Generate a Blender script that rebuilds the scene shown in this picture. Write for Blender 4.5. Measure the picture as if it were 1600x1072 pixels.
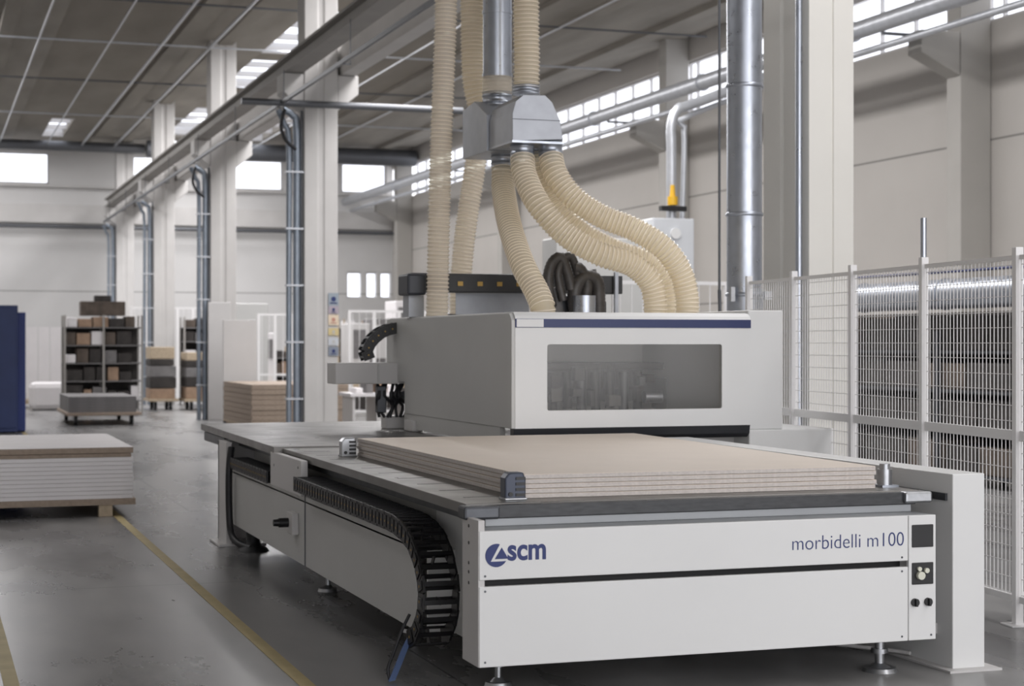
import bpy, bmesh, math, random
from mathutils import Vector, Matrix
random.seed(7)
S = bpy.context.scene
COL = S.collection
for o in list(bpy.data.objects): bpy.data.objects.remove(o)

# ------------------------------------------------------------------ camera
TH = math.atan(920/2700); FPX = 2700.0; H = 1.8
sn, cs = math.sin(TH), math.cos(TH)
cam_d = bpy.data.cameras.new('camera'); cam = bpy.data.objects.new('camera', cam_d); COL.objects.link(cam)
cam.location = (0, 0, H); cam.rotation_euler = (math.pi/2, 0, -TH)
cam_d.sensor_width = 36; cam_d.lens = FPX/1600*36; cam_d.clip_end = 300
cam_d.dof.use_dof = True; cam_d.dof.focus_distance = 10.2; cam_d.dof.aperture_fstop = 2.9
S.camera = cam
# ------------------------------------------------------------------ world (bright overcast sky)
W = bpy.data.worlds.new('sky'); S.world = W; W.use_nodes = True
bg = W.node_tree.nodes['Background']; bg.inputs[0].default_value = (0.96, 0.96, 1.0, 1); bg.inputs[1].default_value = 2.0
S.view_settings.view_transform = 'Standard'; S.view_settings.look = 'None'
S.view_settings.exposure = 0.24; S.view_settings.gamma = 1; S.view_settings.use_curve_mapping = False
# ------------------------------------------------------------------ daylight from skylights and the open end of the hall behind the camera, plus added fill lamps
def area(name, loc, rot, sx, sy, power, col=(1, 0.98, 0.985)):
    l = bpy.data.lights.new(name, 'AREA'); l.shape = 'RECTANGLE'; l.size = sx; l.size_y = sy; l.energy = power; l.color = col
    o = bpy.data.objects.new(name, l); COL.objects.link(o); o.location = loc; o.rotation_euler = rot
    return o
area('end_opening_daylight', (8, -9.5, 4.5), (math.radians(90), 0, 0), 16, 7, 700)
area('fill_lamp_near', (9.5, 4, 8.85), (0, 0, 0), 3, 20, 700)  # fill lamp added out of view; the ceiling has no opening above it
area('skylight_daylight_middle', (9.0, 28, 8.85), (0, 0, 0), 2.0, 26, 1900)
area('skylight_daylight_far', (9.0, 52, 8.85), (0, 0, 0), 2.0, 20, 1500)
area('fill_lamp_left_near', (-3, 22, 8.85), (0, 0, 0), 1.5, 14, 420)  # unseen lamp added to brighten the left pallet boards, under closed ceiling
area('skylight_daylight_left', (0.5, 50, 8.85), (0, 0, 0), 1.5, 24, 1200)

# ================================================================== helpers
OFF = {}
ORD = ['first', 'second', 'third', 'fourth', 'fifth', 'sixth', 'seventh', 'eighth', 'ninth', 'tenth', 'eleventh', 'twelfth']
def ray(u, v):
    r = (u-800)/FPX
    return (sn+r*cs, cs-r*sn, (536-v)/FPX)
def PY(u, v, y):
    a, b, k = ray(u, v); t = y/b
    return Vector((a*t, y, H+k*t))
def XU(u, y): return PY(u, 536, y).x
def tag(o, label=None, cat=None, group=None, kind=None):
    if label: o['label'] = label
    if cat: o['category'] = cat
    if group: o['group'] = group
    if kind: o['kind'] = kind
    return o
def thing(name, label, cat, loc, group=None, kind=None):
    o = bpy.data.objects.new(name, None); COL.objects.link(o); o.location = loc
    o.empty_display_size = 0.1; OFF[o.name] = Vector(loc)
    return tag(o, label, cat, group, kind)
class MB:
    def __init__(s): s.v = []; s.f = []; s.sm = []; s.pc = []
    def add(s, vs, fs, smooth=False):
        n = len(s.v); s.v += [tuple(p) for p in vs]; s.f += [tuple(i+n for i in f) for f in fs]; s.sm += [smooth]*len(fs); return s
    def box(s, x0, x1, y0, y1, z0, z1):
        s.pc.append(len(s.f))
        vs = [(x0,y0,z0),(x1,y0,z0),(x1,y1,z0),(x0,y1,z0),(x0,y0,z1),(x1,y0,z1),(x1,y1,z1),(x0,y1,z1)]
        return s.add(vs, [(3,2,1,0),(4,5,6,7),(0,1,5,4),(1,2,6,5),(2,3,7,6),(3,0,4,7)])
    def obox(s, c, ax, ay, az):   # centre, half-axis vectors
        s.pc.append(len(s.f))
        c, ax, ay, az = map(Vector, (c, ax, ay, az)); vs = []
        for k in (-1, 1):
            for i, j in ((-1,-1),(1,-1),(1,1),(-1,1)): vs.append(c+ax*i+ay*j+az*k)
        return s.add(vs, [(3,2,1,0),(4,5,6,7),(0,1,5,4),(1,2,6,5),(2,3,7,6),(3,0,4,7)])
    def prism(s, poly, axis, a, b):   # poly in the two other axes (xy order), ccw irrelevant
        n = len(poly); s.pc.append(len(s.f))
        def P(p, t):
            if axis == 'z': return (p[0], p[1], t)
            if axis == 'y': return (p[0], t, p[1])
            return (t, p[0], p[1])
        vs = [P(p, a) for p in poly]+[P(p, b) for p in poly]
        fs = [tuple(range(n))[::-1], tuple(range(n, 2*n))]+[(i, (i+1) % n, n+(i+1) % n, n+i) for i in range(n)]
        return s.add(vs, fs)
    def tube(s, path, r, n=12, cap=True, smooth=True):
        s.pc.append(len(s.f)); path = [Vector(p) for p in path]; rs = r if isinstance(r, (list, tuple)) else [r]*len(path)
        vs = []; up = None
        for i, p in enumerate(path):
            d = (path[min(i+1, len(path)-1)]-path[max(i-1, 0)])
            if d.length < 1e-9: d = Vector((0,0,1))
            d.normalize()
            if up is None:
                up = Vector((0,1,0)) if abs(d.y) < 0.9 else Vector((0,0,1))
            e1 = (up-d*up.dot(d)).normalized(); up = e1; e2 = d.cross(e1)
            for k in range(n):
                a = 2*math.pi*k/n; vs.append(p+(e1*math.cos(a)+e2*math.sin(a))*rs[i])
        fs = []
        for i in range(len(path)-1):
            for k in range(n): fs.append((i*n+k, i*n+(k+1) % n, (i+1)*n+(k+1) % n, (i+1)*n+k))
        s.add(vs, fs, smooth)
        if cap:
            m = len(path)-1
            s.add(vs[:n], [tuple(range(n))[::-1]]); s.add(vs[m*n:], [tuple(range(n))])
        return s
    def cyl(s, p0, p1, r, n=16, r2=None): return s.tube([p0, p1], [r, r if r2 is None else r2], n)
    def split(s, name, mat, parent, bevel=0):   # every added shape becomes an object of its own
        e = s.pc+[len(s.f)]; out = []
        for a, b in zip(e, e[1:]):
            m = MB(); fs = s.f[a:b]; ids = sorted({i for f in fs for i in f}); mp = {i: k for k, i in enumerate(ids)}
            m.v = [s.v[i] for i in ids]; m.f = [tuple(mp[i] for i in f) for f in fs]; m.sm = s.sm[a:b]
            out.append(m.build(name, mat, parent, bevel))
        return out
    def build(s, name, mat, parent=None, bevel=0, label=None, seg=2):
        me = bpy.data.meshes.new(name)
        if parent is not None: off = OFF[parent.name]
        else:
            xs = [p[0] for p in s.v]; ys = [p[1] for p in s.v]; zs = [p[2] for p in s.v]
            off = Vector(((min(xs)+max(xs))/2, (min(ys)+max(ys))/2, min(zs)))
        me.from_pydata([(p[0]-off[0], p[1]-off[1], p[2]-off[2]) for p in s.v], [], s.f)
        bm = bmesh.new(); bm.from_mesh(me); bmesh.ops.recalc_face_normals(bm, faces=bm.faces); bm.to_mesh(me); bm.free()
        me.polygons.foreach_set('use_smooth', s.sm); me.materials.append(mat); me.update()
        o = bpy.data.objects.new(name, me); COL.objects.link(o)
        if parent is not None: o.parent = parent
        else: o.location = off
        OFF[o.name] = off
        if bevel:
            m = o.modifiers.new('bevel', 'BEVEL'); m.width = bevel; m.segments = seg; m.limit_method = 'ANGLE'; m.angle_limit = math.radians(40)
        if label: o['label'] = label
        return o
def copy_tree(o, parent=None):
    c = o.copy(); COL.objects.link(c)
    if parent is not None: c.parent = parent
    for ch in [x for x in bpy.data.objects if x.parent == o]: copy_tree(ch, c)
    return c
def spline(pts, step=0.02):
    P = [Vector(p) for p in pts]; P = [2*P[0]-P[1]]+P+[2*P[-1]-P[-2]]; out = []
    for i in range(1, len(P)-2):
        p0, p1, p2, p3 = P[i-1:i+3]; n = max(3, int((p2-p1).length/step))
        for k in range(n):
            t = k/n
            out.append(0.5*((2*p1)+(p2-p0)*t+(2*p0-5*p1+4*p2-p3)*t*t+(3*p1-p0-3*p2+p3)*t**3))
    out.append(P[-2]); return out
def resample(path, step):
    out = [path[0]]; acc = 0
    for a, b in zip(path, path[1:]):
        L = (b-a).length
        while acc+L >= step:
            a = a+(b-a)*((step-acc)/L) if L > 0 else a
            out.append(a); L = (b-a).length; acc = 0
        acc += L
    return out

# ================================================================== materials
def srgb(c):
    return tuple(((x/255)/12.92 if x/255 < 0.04045 else ((x/255+0.055)/1.055)**2.4) for x in c)
def mat(name, rgb, rough=0.5, metal=0.0, noise=0.0, nscale=5.0, spec=0.5, rn=0.0, stretch=None, bump=0.0):
    m = bpy.data.materials.new(name); m.use_nodes = True; nt = m.node_tree; b = nt.nodes['Principled BSDF']
    c = srgb(rgb); b.inputs['Base Color'].default_value = (*c, 1); b.inputs['Roughness'].default_value = rough
    b.inputs['Metallic'].default_value = metal; b.inputs['Specular IOR Level'].default_value = spec
    if noise or rn or bump:
        tc = nt.nodes.new('ShaderNodeTexCoord'); mp = nt.nodes.new('ShaderNodeMapping'); nz = nt.nodes.new('ShaderNodeTexNoise')
        if stretch: mp.inputs['Scale'].default_value = stretch
        nz.inputs['Scale'].default_value = nscale; nz.inputs['Detail'].default_value = 6
        nt.links.new(tc.outputs['Object'], mp.inputs[0]); nt.links.new(mp.outputs[0], nz.inputs['Vector'])
        if noise:
            r = nt.nodes.new('ShaderNodeValToRGB'); r.color_ramp.elements[0].position = 0.3; r.color_ramp.elements[1].position = 0.7
            r.color_ramp.elements[0].color = (*[x*(1-noise) for x in c], 1); r.color_ramp.elements[1].color = (*[min(1, x*(1+noise)) for x in c], 1)
            nt.links.new(nz.outputs['Fac'], r.inputs[0]); nt.links.new(r.outputs[0], b.inputs['Base Color'])
        if rn:
            q = nt.nodes.new('ShaderNodeMapRange'); q.inputs[3].default_value = max(0, rough-rn); q.inputs[4].default_value = min(1, rough+rn)
            q.inputs[1].default_value = 0.3; q.inputs[2].default_value = 0.7
            nt.links.new(nz.outputs['Fac'], q.inputs[0]); nt.links.new(q.outputs[0], b.inputs['Roughness'])
        if bump:
            bp = nt.nodes.new('ShaderNodeBump'); bp.inputs['Strength'].default_value = bump; bp.inputs['Distance'].default_value = 0.01
            nt.links.new(nz.outputs['Fac'], bp.inputs['Height']); nt.links.new(bp.outputs[0], b.inputs['Normal'])
    return m
M = dict(
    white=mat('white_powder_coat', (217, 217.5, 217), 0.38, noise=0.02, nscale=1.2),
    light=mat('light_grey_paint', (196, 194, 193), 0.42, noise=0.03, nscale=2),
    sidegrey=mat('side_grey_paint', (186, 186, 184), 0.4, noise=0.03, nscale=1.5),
    navy=mat('navy_paint', (28, 42, 92), 0.4),
    ink=mat('navy_ink', (33, 48, 104), 0.5),
    black=mat('black_plastic', (22, 22, 24), 0.42, noise=0.2, nscale=9),
    darkband=mat('charcoal_paint', (30, 32, 37), 0.4),
    rubber=mat('black_rubber', (24, 24, 26), 0.6),
    ribrubber=mat('dark_grey_hose', (66, 63, 62), 0.45, noise=0.3, nscale=14),
    table=mat('aluminium_table', (118, 116, 113), 0.36, 0.55, noise=0.12, nscale=3, rn=0.1),
    railgrey=mat('rail_grey_paint', (150, 153, 156), 0.4, 0.2, noise=0.06, nscale=4),
    tableslot=mat('table_slot', (92, 91, 90), 0.5, 0.4),
    tableedge=mat('dark_table_edge', (58, 59, 61), 0.42, 0.3, noise=0.25, nscale=14, stretch=(1, 1, 4)),
    steel=mat('steel', (170, 172, 175), 0.3, 0.9, noise=0.1, nscale=20),
    darksteel=mat('dark_steel', (84, 86, 90), 0.4, 0.7, noise=0.15, nscale=9),
    galv=mat('galvanised_sheet', (172, 177, 186), 0.33, 0.85, noise=0.06, nscale=9, rn=0.08, bump=0.02),
    galvmatt=mat('matt_galvanised_sheet', (160, 163, 169), 0.42, 0.5, noise=0.06, nscale=8),
    mdf=mat('board_face', (222, 210, 197), 0.55, noise=0.02, nscale=3),
    mdfedge=mat('board_edge', (198, 191, 186), 0.75, noise=0.10, nscale=60),
    whiteboard=mat('white_board', (220, 217, 218), 0.6, noise=0.03, nscale=3),
    brownboard=mat('chipboard', (150, 135, 121), 0.8, noise=0.12, nscale=25),
    timber=mat('rough_timber', (176, 160, 138), 0.8, noise=0.12, nscale=18),
    blue=mat('blue_panel', (40, 56, 104), 0.5, noise=0.12, nscale=2),
    concrete=mat('painted_concrete', (194, 192, 190), 0.75, noise=0.05, nscale=1.6),
    concretew=mat('pale_column_concrete', (222, 220, 214), 0.7, noise=0.03, nscale=1.2),
    pier=mat('pilaster_concrete', (172, 169, 164), 0.8, noise=0.04, nscale=1.5),
    beam=mat('grey_beam_paint', (152, 149, 145), 0.7, noise=0.08, nscale=1.5),
    pipe=mat('painted_pipe', (186, 189, 194), 0.35, 0.5, noise=0.08, nscale=6),
    conduit=mat('blue_grey_conduit', (142, 151, 162), 0.35, 0.6, noise=0.08, nscale=6),
    darkpipe=mat('dark_conduit', (98, 100, 104), 0.45, 0.5),
    yellow=mat('yellow_valve', (214, 168, 40), 0.5),
    gold=mat('brass_screw', (150, 122, 66), 0.4, 0.6),
    cable=mat('black_cable', (26, 26, 30), 0.5),
    card=mat('cardboard', (152, 128, 108), 0.85, noise=0.15, nscale=8),
    dark=mat('dark_goods', (50, 46, 44), 0.7, noise=0.4, nscale=5),
    greygoods=mat('grey_goods', (112, 110, 110), 0.7, noise=0.2, nscale=5),
    brownwrap=mat('brown_wrapped_goods', (82, 72, 64), 0.7, noise=0.35, nscale=4),
    fence=mat('white_fence_paint', (226, 225, 225), 0.5),
    lens=mat('white_switch', (210, 210, 195), 0.4),
)
# floor: worn polished concrete
def floor_mat():
    m = bpy.data.materials.new('polished_concrete'); m.use_nodes = True; nt = m.node_tree; b = nt.nodes['Principled BSDF']; L = nt.links.new
    tc = nt.nodes.new('ShaderNodeTexCoord')
    n1 = nt.nodes.new('ShaderNodeTexNoise'); n1.inputs['Scale'].default_value = 0.55; n1.inputs['Detail'].default_value = 8; n1.inputs['Roughness'].default_value = 0.6
    n2 = nt.nodes.new('ShaderNodeTexNoise'); n2.inputs['Scale'].default_value = 3; n2.inputs['Detail'].default_value = 8
    mp = nt.nodes.new('ShaderNodeMapping'); mp.inputs['Scale'].default_value = (1, 0.35, 1)
    L(tc.outputs['Object'], mp.inputs[0]); L(mp.outputs[0], n1.inputs['Vector']); L(mp.outputs[0], n2.inputs['Vector'])
    mx = nt.nodes.new('ShaderNodeMath'); mx.operation = 'MULTIPLY_ADD'; mx.inputs[1].default_value = 0.35; L(n2.outputs['Fac'], mx.inputs[0]); L(n1.outputs['Fac'], mx.inputs[2])
    r = nt.nodes.new('ShaderNodeValToRGB'); r.color_ramp.elements[0].position = 0.50; r.color_ramp.elements[1].position = 0.86
    r.color_ramp.elements[0].color = (*srgb((86, 86, 87)), 1); r.color_ramp.elements[1].color = (*srgb((150, 149, 148)), 1)
    L(mx.outputs[0], r.inputs[0])
    # saw-cut joints every 6 m along Y and 5 m along X
    sx = nt.nodes.new('ShaderNodeSeparateXYZ'); L(tc.outputs['Object'], sx.inputs[0]); prev = None
    for out, period, off in (('X', 5.0, 1.3), ('Y', 6.0, 2.0)):
        a = nt.nodes.new('ShaderNodeMath'); a.operation = 'ADD'; a.inputs[1].default_value = off+100*period; L(sx.outputs[out], a.inputs[0])
        c = nt.nodes.new('ShaderNodeMath'); c.operation = 'PINGPONG'; c.inputs[1].default_value = period/2; L(a.outputs[0], c.inputs[0])
        d = nt.nodes.new('ShaderNodeMath'); d.operation = 'LESS_THAN'; d.inputs[1].default_value = 0.008; L(c.outputs[0], d.inputs[0])
        if prev:
            e = nt.nodes.new('ShaderNodeMath'); e.operation = 'MAXIMUM'; L(prev.outputs[0], e.inputs[0]); L(d.outputs[0], e.inputs[1]); prev = e
        else: prev = d
    mc = nt.nodes.new('ShaderNodeMix'); mc.data_type = 'RGBA'; mc.inputs[7].default_value = (*srgb((70, 70, 70)), 1)
    L(prev.outputs[0], mc.inputs[0]); L(r.outputs[0], mc.inputs[6]); L(mc.outputs[2], b.inputs['Base Color'])
    q = nt.nodes.new('ShaderNodeMapRange'); q.inputs[1].default_value = 0.4; q.inputs[2].default_value = 0.95; q.inputs[3].default_value = 0.2; q.inputs[4].default_value = 0.38
    L(mx.outputs[0], q.inputs[0]); L(q.outputs[0], b.inputs['Roughness']); b.inputs['Specular IOR Level'].default_value = 0.5
    return m
M['floor'] = floor_mat()
# wall panels: horizontal joints at given heights (world Z), vertical joints by period
def wall_mat(name, rgb, zj, axis, period, off=0.0, noise=0.03):
    m = mat(name, rgb, 0.8, noise=noise, nscale=0.7); nt = m.node_tree; b = nt.nodes['Principled BSDF']; L = nt.links.new
    src = b.inputs['Base Color'].links[0].from_socket
    g = nt.nodes.new('ShaderNodeNewGeometry'); s = nt.nodes.new('ShaderNodeSeparateXYZ'); L(g.outputs['Position'], s.inputs[0]); prev = None
    def mask(node):
        nonlocal prev
        if prev is None: prev = node; return
        e = nt.nodes.new('ShaderNodeMath'); e.operation = 'MAXIMUM'; L(prev.outputs[0], e.inputs[0]); L(node.outputs[0], e.inputs[1]); prev = e
    for z in zj:
        a = nt.nodes.new('ShaderNodeMath'); a.operation = 'SUBTRACT'; a.inputs[1].default_value = z; L(s.outputs['Z'], a.inputs[0])
        c = nt.nodes.new('ShaderNodeMath'); c.operation = 'ABSOLUTE'; L(a.outputs[0], c.inputs[0])
        d = nt.nodes.new('ShaderNodeMath'); d.operation = 'LESS_THAN'; d.inputs[1].default_value = 0.018; L(c.outputs[0], d.inputs[0]); mask(d)
    if period:
        a = nt.nodes.new('ShaderNodeMath'); a.operation = 'ADD'; a.inputs[1].default_value = off+50*period; L(s.outputs[axis], a.inputs[0])
        c = nt.nodes.new('ShaderNodeMath'); c.operation = 'PINGPONG'; c.inputs[1].default_value = period/2; L(a.outputs[0], c.inputs[0])
        d = nt.nodes.new('ShaderNodeMath'); d.operation = 'LESS_THAN'; d.inputs[1].default_value = 0.012; L(c.outputs[0], d.inputs[0]); mask(d)
    mc = nt.nodes.new('ShaderNodeMix'); mc.data_type = 'RGBA'; mc.inputs[7].default_value = (*[x*0.45 for x in srgb(rgb)], 1)
    L(prev.outputs[0], mc.inputs[0]); L(src, mc.inputs[6]); L(mc.outputs[2], b.inputs['Base Color'])
    return m
M['rwall'] = wall_mat('right_wall_panels', (182, 178, 173), (2.7, 5.22), 'Y', 0)
M['fwall'] = wall_mat('far_wall_panels', (206, 205, 204), (3.66, 7.42), 'X', 0)
M['lwall'] = wall_mat('left_wall_panels', (196, 193, 188), (2.7, 5.22), 'Y', 0)
M['ceil'] = mat('ceiling_concrete', (132, 126, 117), 0.85, noise=0.16, nscale=0.8, stretch=(1, 0.3, 1))
M['ceilrib'] = mat('ceiling_rib', (140, 135, 127), 0.85, noise=0.22, nscale=1.1, stretch=(1, 0.25, 1))
def glass(name, col, mixf, rough=0.02):
    m = bpy.data.materials.new(name); m.use_nodes = True; nt = m.node_tree; nt.nodes.clear()
    o = nt.nodes.new('ShaderNodeOutputMaterial'); t = nt.nodes.new('ShaderNodeBsdfTransparent'); g = nt.nodes.new('ShaderNodeBsdfGlossy'); x = nt.nodes.new('ShaderNodeMixShader')
    t.inputs[0].default_value = (*col, 1); g.inputs['Roughness'].default_value = rough; g.inputs[0].default_value = (0.9, 0.9, 0.9, 1); x.inputs[0].default_value = mixf
    nt.links.new(t.outputs[0], x.inputs[1]); nt.links.new(g.outputs[0], x.inputs[2]); nt.links.new(x.outputs[0], o.inputs[0])
    return m
M['pane'] = glass('window_pane', (0.97, 0.98, 1), 0.04)
M['tinted'] = glass('tinted_polycarbonate', (0.9, 0.885, 0.86), 0.04, 0.15)
def hose_mat(name, rgb, trans):
    m = bpy.data.materials.new(name); m.use_nodes = True; nt = m.node_tree; L = nt.links.new; b = nt.nodes['Principled BSDF']; o = nt.nodes['Material Output']
    c = srgb(rgb); b.inputs['Base Color'].default_value = (*c, 1); b.inputs['Roughness'].default_value = 0.22; b.inputs['Coat Weight'].default_value = 0.4
    tl = nt.nodes.new('ShaderNodeBsdfTranslucent'); tl.inputs[0].default_value = (*c, 1)
    tr = nt.nodes.new('ShaderNodeBsdfTransparent'); tr.inputs[0].default_value = (*[min(1, x*1.25) for x in c], 1)
    m1 = nt.nodes.new('ShaderNodeMixShader'); m1.inputs[0].default_value = 0.42; L(b.outputs[0], m1.inputs[1]); L(tl.outputs[0], m1.inputs[2])
    m2 = nt.nodes.new('ShaderNodeMixShader'); m2.inputs[0].default_value = trans; L(m1.outputs[0], m2.inputs[1]); L(tr.outputs[0], m2.inputs[2]); L(m2.outputs[0], o.inputs[0])
    return m
M['hose'] = hose_mat('translucent_hose', (236, 226, 208), 0.36)
M['hosepale'] = hose_mat('pale_translucent_hose', (240, 230, 219), 0.42)
M['wire'] = mat('hose_wire', (242, 232, 216), 0.15, 0.0)
M['strap'] = hose_mat('clear_blue_strap', (126, 148, 188), 0.3)

# ================================================================== the setting
XR, YF, ZC, XL, YB = 17.0, 64.0, 9.0, -9.0, -10.0
def st(mb, name, m, **k): return tag(mb.build(name, m, **k), kind='structure')
st(MB().box(XL, XR, YB, YF, -0.2, 0), 'floor', M['floor'])
# ceiling with skylight strips left open (and glazed)
SK = [(7.9, 9.3, 37.5, 42.5), (7.9, 9.3, 43.5, 48.5), (7.9, 9.3, 53, 60), (10.5, 11.4, 50, 61), (-1.0, 0.6, 44, 62), (3.9, 4.6, 57, 62)]
xs = sorted({XL, XR, *[a for s in SK for a in s[:2]]}); ys = sorted({YB, YF, *[a for s in SK for a in s[2:]]})
cm = MB()
for i in range(len(xs)-1):
    for j in range(len(ys)-1):
        cx, cy = (xs[i]+xs[i+1])/2, (ys[j]+ys[j+1])/2
        if not any(a < cx < b and c < cy < d for a, b, c, d in SK): cm.box(xs[i], xs[i+1], ys[j], ys[j+1], ZC, ZC+0.25)
ceil = st(cm, 'ceiling', M['ceil'])
tn = 5
for x in [-7.8, -5.5, -3.2, 1.78, 6.7, 13.6, 15.7]:
    pass
    st(MB().prism([(x-1.12, ZC), (x+1.12, ZC), (x+1.12, ZC-0.10), (x+0.2, ZC-0.12), (x+0.16, ZC-0.22), (x-0.16, ZC-0.22), (x-0.2, ZC-0.12), (x-1.12, ZC-0.10)], 'y', YB, YF), 'trim_%d' % tn, M['ceilrib']); tn += 1
n = 0
# right wall with a continuous strip of windows
PIL = [0.7, 12.8, 24.9, 37.0, 49.1, 61.2]
rw = MB().box(XR, XR+0.3, YB, YF, 0, 7.2).box(XR, XR+0.3, YB, YF, 8.42, ZC)
st(rw, 'wall_right', M['rwall'])
wn = 1
bounds = [YB]+PIL+[YF]
for a, b in zip(bounds, bounds[1:]):
    if b-a < 3: continue
    fr = MB(); y = a+0.2
    fr.box(XR+0.08, XR+0.2, a, b, 7.2, 7.26); fr.box(XR+0.08, XR+0.2, a, b, 8.36, 8.42)
    k = int((b-a-0.4)/1.16); w = (b-a-0.4)/k
    for i in range(k+1): fr.box(XR+0.1, XR+0.18, a+0.2+i*w-0.016, a+0.2+i*w+0.016, 7.2, 8.42)
    win = st(fr, 'window_%d' % wn, M['light']); wn += 1
    MB().box(XR+0.13, XR+0.14, a, b, 7.26, 8.36).build('pane', M['pane'], win)
# far wall with separate windows
FW = [(-5.0, -3.1), (-1.2, 0.6), (2.2, 4.27), (7.0, 8.0), (10.8, 12.75), (15.0, 16.75)]
fm = MB().box(XL, 15.2, YF, YF+0.3, 0, 7.5).box(15.2, XR, YF, YF+0.3, 0, 3.5).box(15.2, XR, YF, YF+0.3, 4.5, 7.5).box(15.75, 15.95, YF, YF+0.3, 3.5, 4.5).box(16.35, 16.5, YF, YF+0.3, 3.5, 4.5).box(16.9, XR, YF, YF+0.3, 3.5, 4.5).box(XL, XR, YF, YF+0.3, 8.62, ZC)
e = [XL]+[a for w in FW for a in w]+[XR]
for i in range(0, len(e), 2): fm.box(e[i], e[i+1], YF, YF+0.3, 7.5, 8.62)
st(fm, 'wall_far', M['fwall'])
for a, b in FW:
    fr = MB().box(a, b, YF+0.1, YF+0.2, 7.5, 7.56).box(a, b, YF+0.1, YF+0.2, 8.56, 8.62).box(a, a+0.06, YF+0.1, YF+0.2, 7.5, 8.62).box(b-0.06, b, YF+0.1, YF+0.2, 7.5, 8.62)
    win = st(fr, 'window_%d' % wn, M['light']); wn += 1
    MB().box(a+0.06, b-0.06, YF+0.14, YF+0.15, 7.56, 8.56).build('pane', M['pane'], win)
for a, b in ((15.2, 15.75), (15.95, 16.35), (16.5, 16.9)):
    win = st(MB().box(a, b, YF+0.1, YF+0.2, 3.5, 3.56).box(a, b, YF+0.1, YF+0.2, 4.44, 4.5).box(a, a+0.05, YF+0.1, YF+0.2, 3.5, 4.5), 'window_%d' % wn, M['light']); wn += 1
    MB().box(a+0.05, b, YF+0.14, YF+0.15, 3.56, 4.44).build('pane', M['pane'], win)
for a, b, c, d in SK:
    fr = MB().box(a, b, c, c+0.1, ZC-0.02, ZC+0.25).box(a, b, d-0.1, d, ZC-0.02, ZC+0.25)
    k = int((d-c)/1.6)
    for i in range(1, k): fr.box(a, b, c+(d-c)*i/k-0.04, c+(d-c)*i/k+0.04, ZC+0.05, ZC+0.2)
    win = st(fr, 'window_%d' % wn, M['light']); wn += 1
    MB().box(a, b, c+0.1, d-0.1, ZC+0.14, ZC+0.16).build('pane', M['pane'], win)
st(MB().box(XL-0.3, XL, YB, YF, 0, ZC), 'wall_left', M['lwall'])
# painted floor lines
st(MB().box(1.87, 1.95, 0, 62, 0, 0.003), 'trim_1', mat('yellow_floor_paint', (172, 156, 112), 0.6, noise=0.12, nscale=4))
st(MB().box(0.40, 0.48, 0, 17.8, 0, 0.003), 'trim_2', mat('yellow_floor_paint_faded', (168, 154, 112), 0.6, noise=0.15, nscale=4))
# far wall ledges
st(MB().box(XL, XR-0.1, YF-0.35, YF-0.02, 6.1, 6.75), 'trim_3', M['concrete'])
st(MB().box(XL, XR-0.1, YF-0.2, YF-0.02, 7.38, 7.46), 'trim_4', M['concrete'])

# ------------------------------------------------------------------ pilasters on the right wall
pl_lab = {12.8: 'concrete wall pilaster nearest the camera on the right wall', 24.9: 'grey wall pilaster with corbel behind the white safety fence', 37.0: 'wall pilaster with corbel behind the tall filter cabinet', 49.1: 'distant right wall pilaster behind the suction hoses', 61.2: 'right wall pilaster beside the far corner'}
for y in PIL[1:]:
    t = thing('pilaster', pl_lab[y], 'pilaster', (16.7, y+0.2, 0), 'pilasters along the right wall')
    MB().box(16.4, 16.99, y, y+0.42, 0, ZC-0.01).build('shaft', M['pier'], t, bevel=0.015)
    MB().prism([(16.39, 6.27), (15.65, 6.62), (15.65, 7.0), (16.39, 7.0)], 'y', y, y+0.42).build('corbel', M['pier'], t, bevel=0.015)
# ------------------------------------------------------------------ free standing columns of the middle row
def col_profile(x0, x1, y0, y1):
    w = x1-x0; g = 0.028; a = x0+w*0.40; b = x0+w*0.60
    return [(x0, y0), (a, y0), (a+0.015, y0+g), (b-0.015, y0+g), (b, y0), (x1, y0), (x1, y1), (x0, y1)]
rowlab = ['white concrete column with safety stickers, nearest of the far row', 'white concrete column behind the white board, second of the far row', 'concrete column beside the timber dollies, third of the far row', 'farthest slim concrete column of the row, by the open shelving']
CY = [30.0, 40.5, 51.0, 61.3]
for y, lab in zip(CY, rowlab):
    t = thing('column', lab, 'column', (6.66, y+0.3, 0), 'columns of the middle row')
    MB().prism(col_profile(6.36, 6.96, y, y+0.6), 'z', 0, ZC).build('shaft', M['concrete'], t, bevel=0.02)
    MB().prism([(6.355, 5.92), (5.98, 6.22), (5.98, 6.55), (6.355, 6.55)], 'y', y+0.02, y+0.58).build('corbel', M['concrete'], t, bevel=0.015)
    MB().prism([(6.965, 5.92), (7.34, 6.22), (7.34, 6.55), (6.965, 6.55)], 'y', y+0.02, y+0.58).build('corbel', M['concrete'], t, bevel=0.015)
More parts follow.
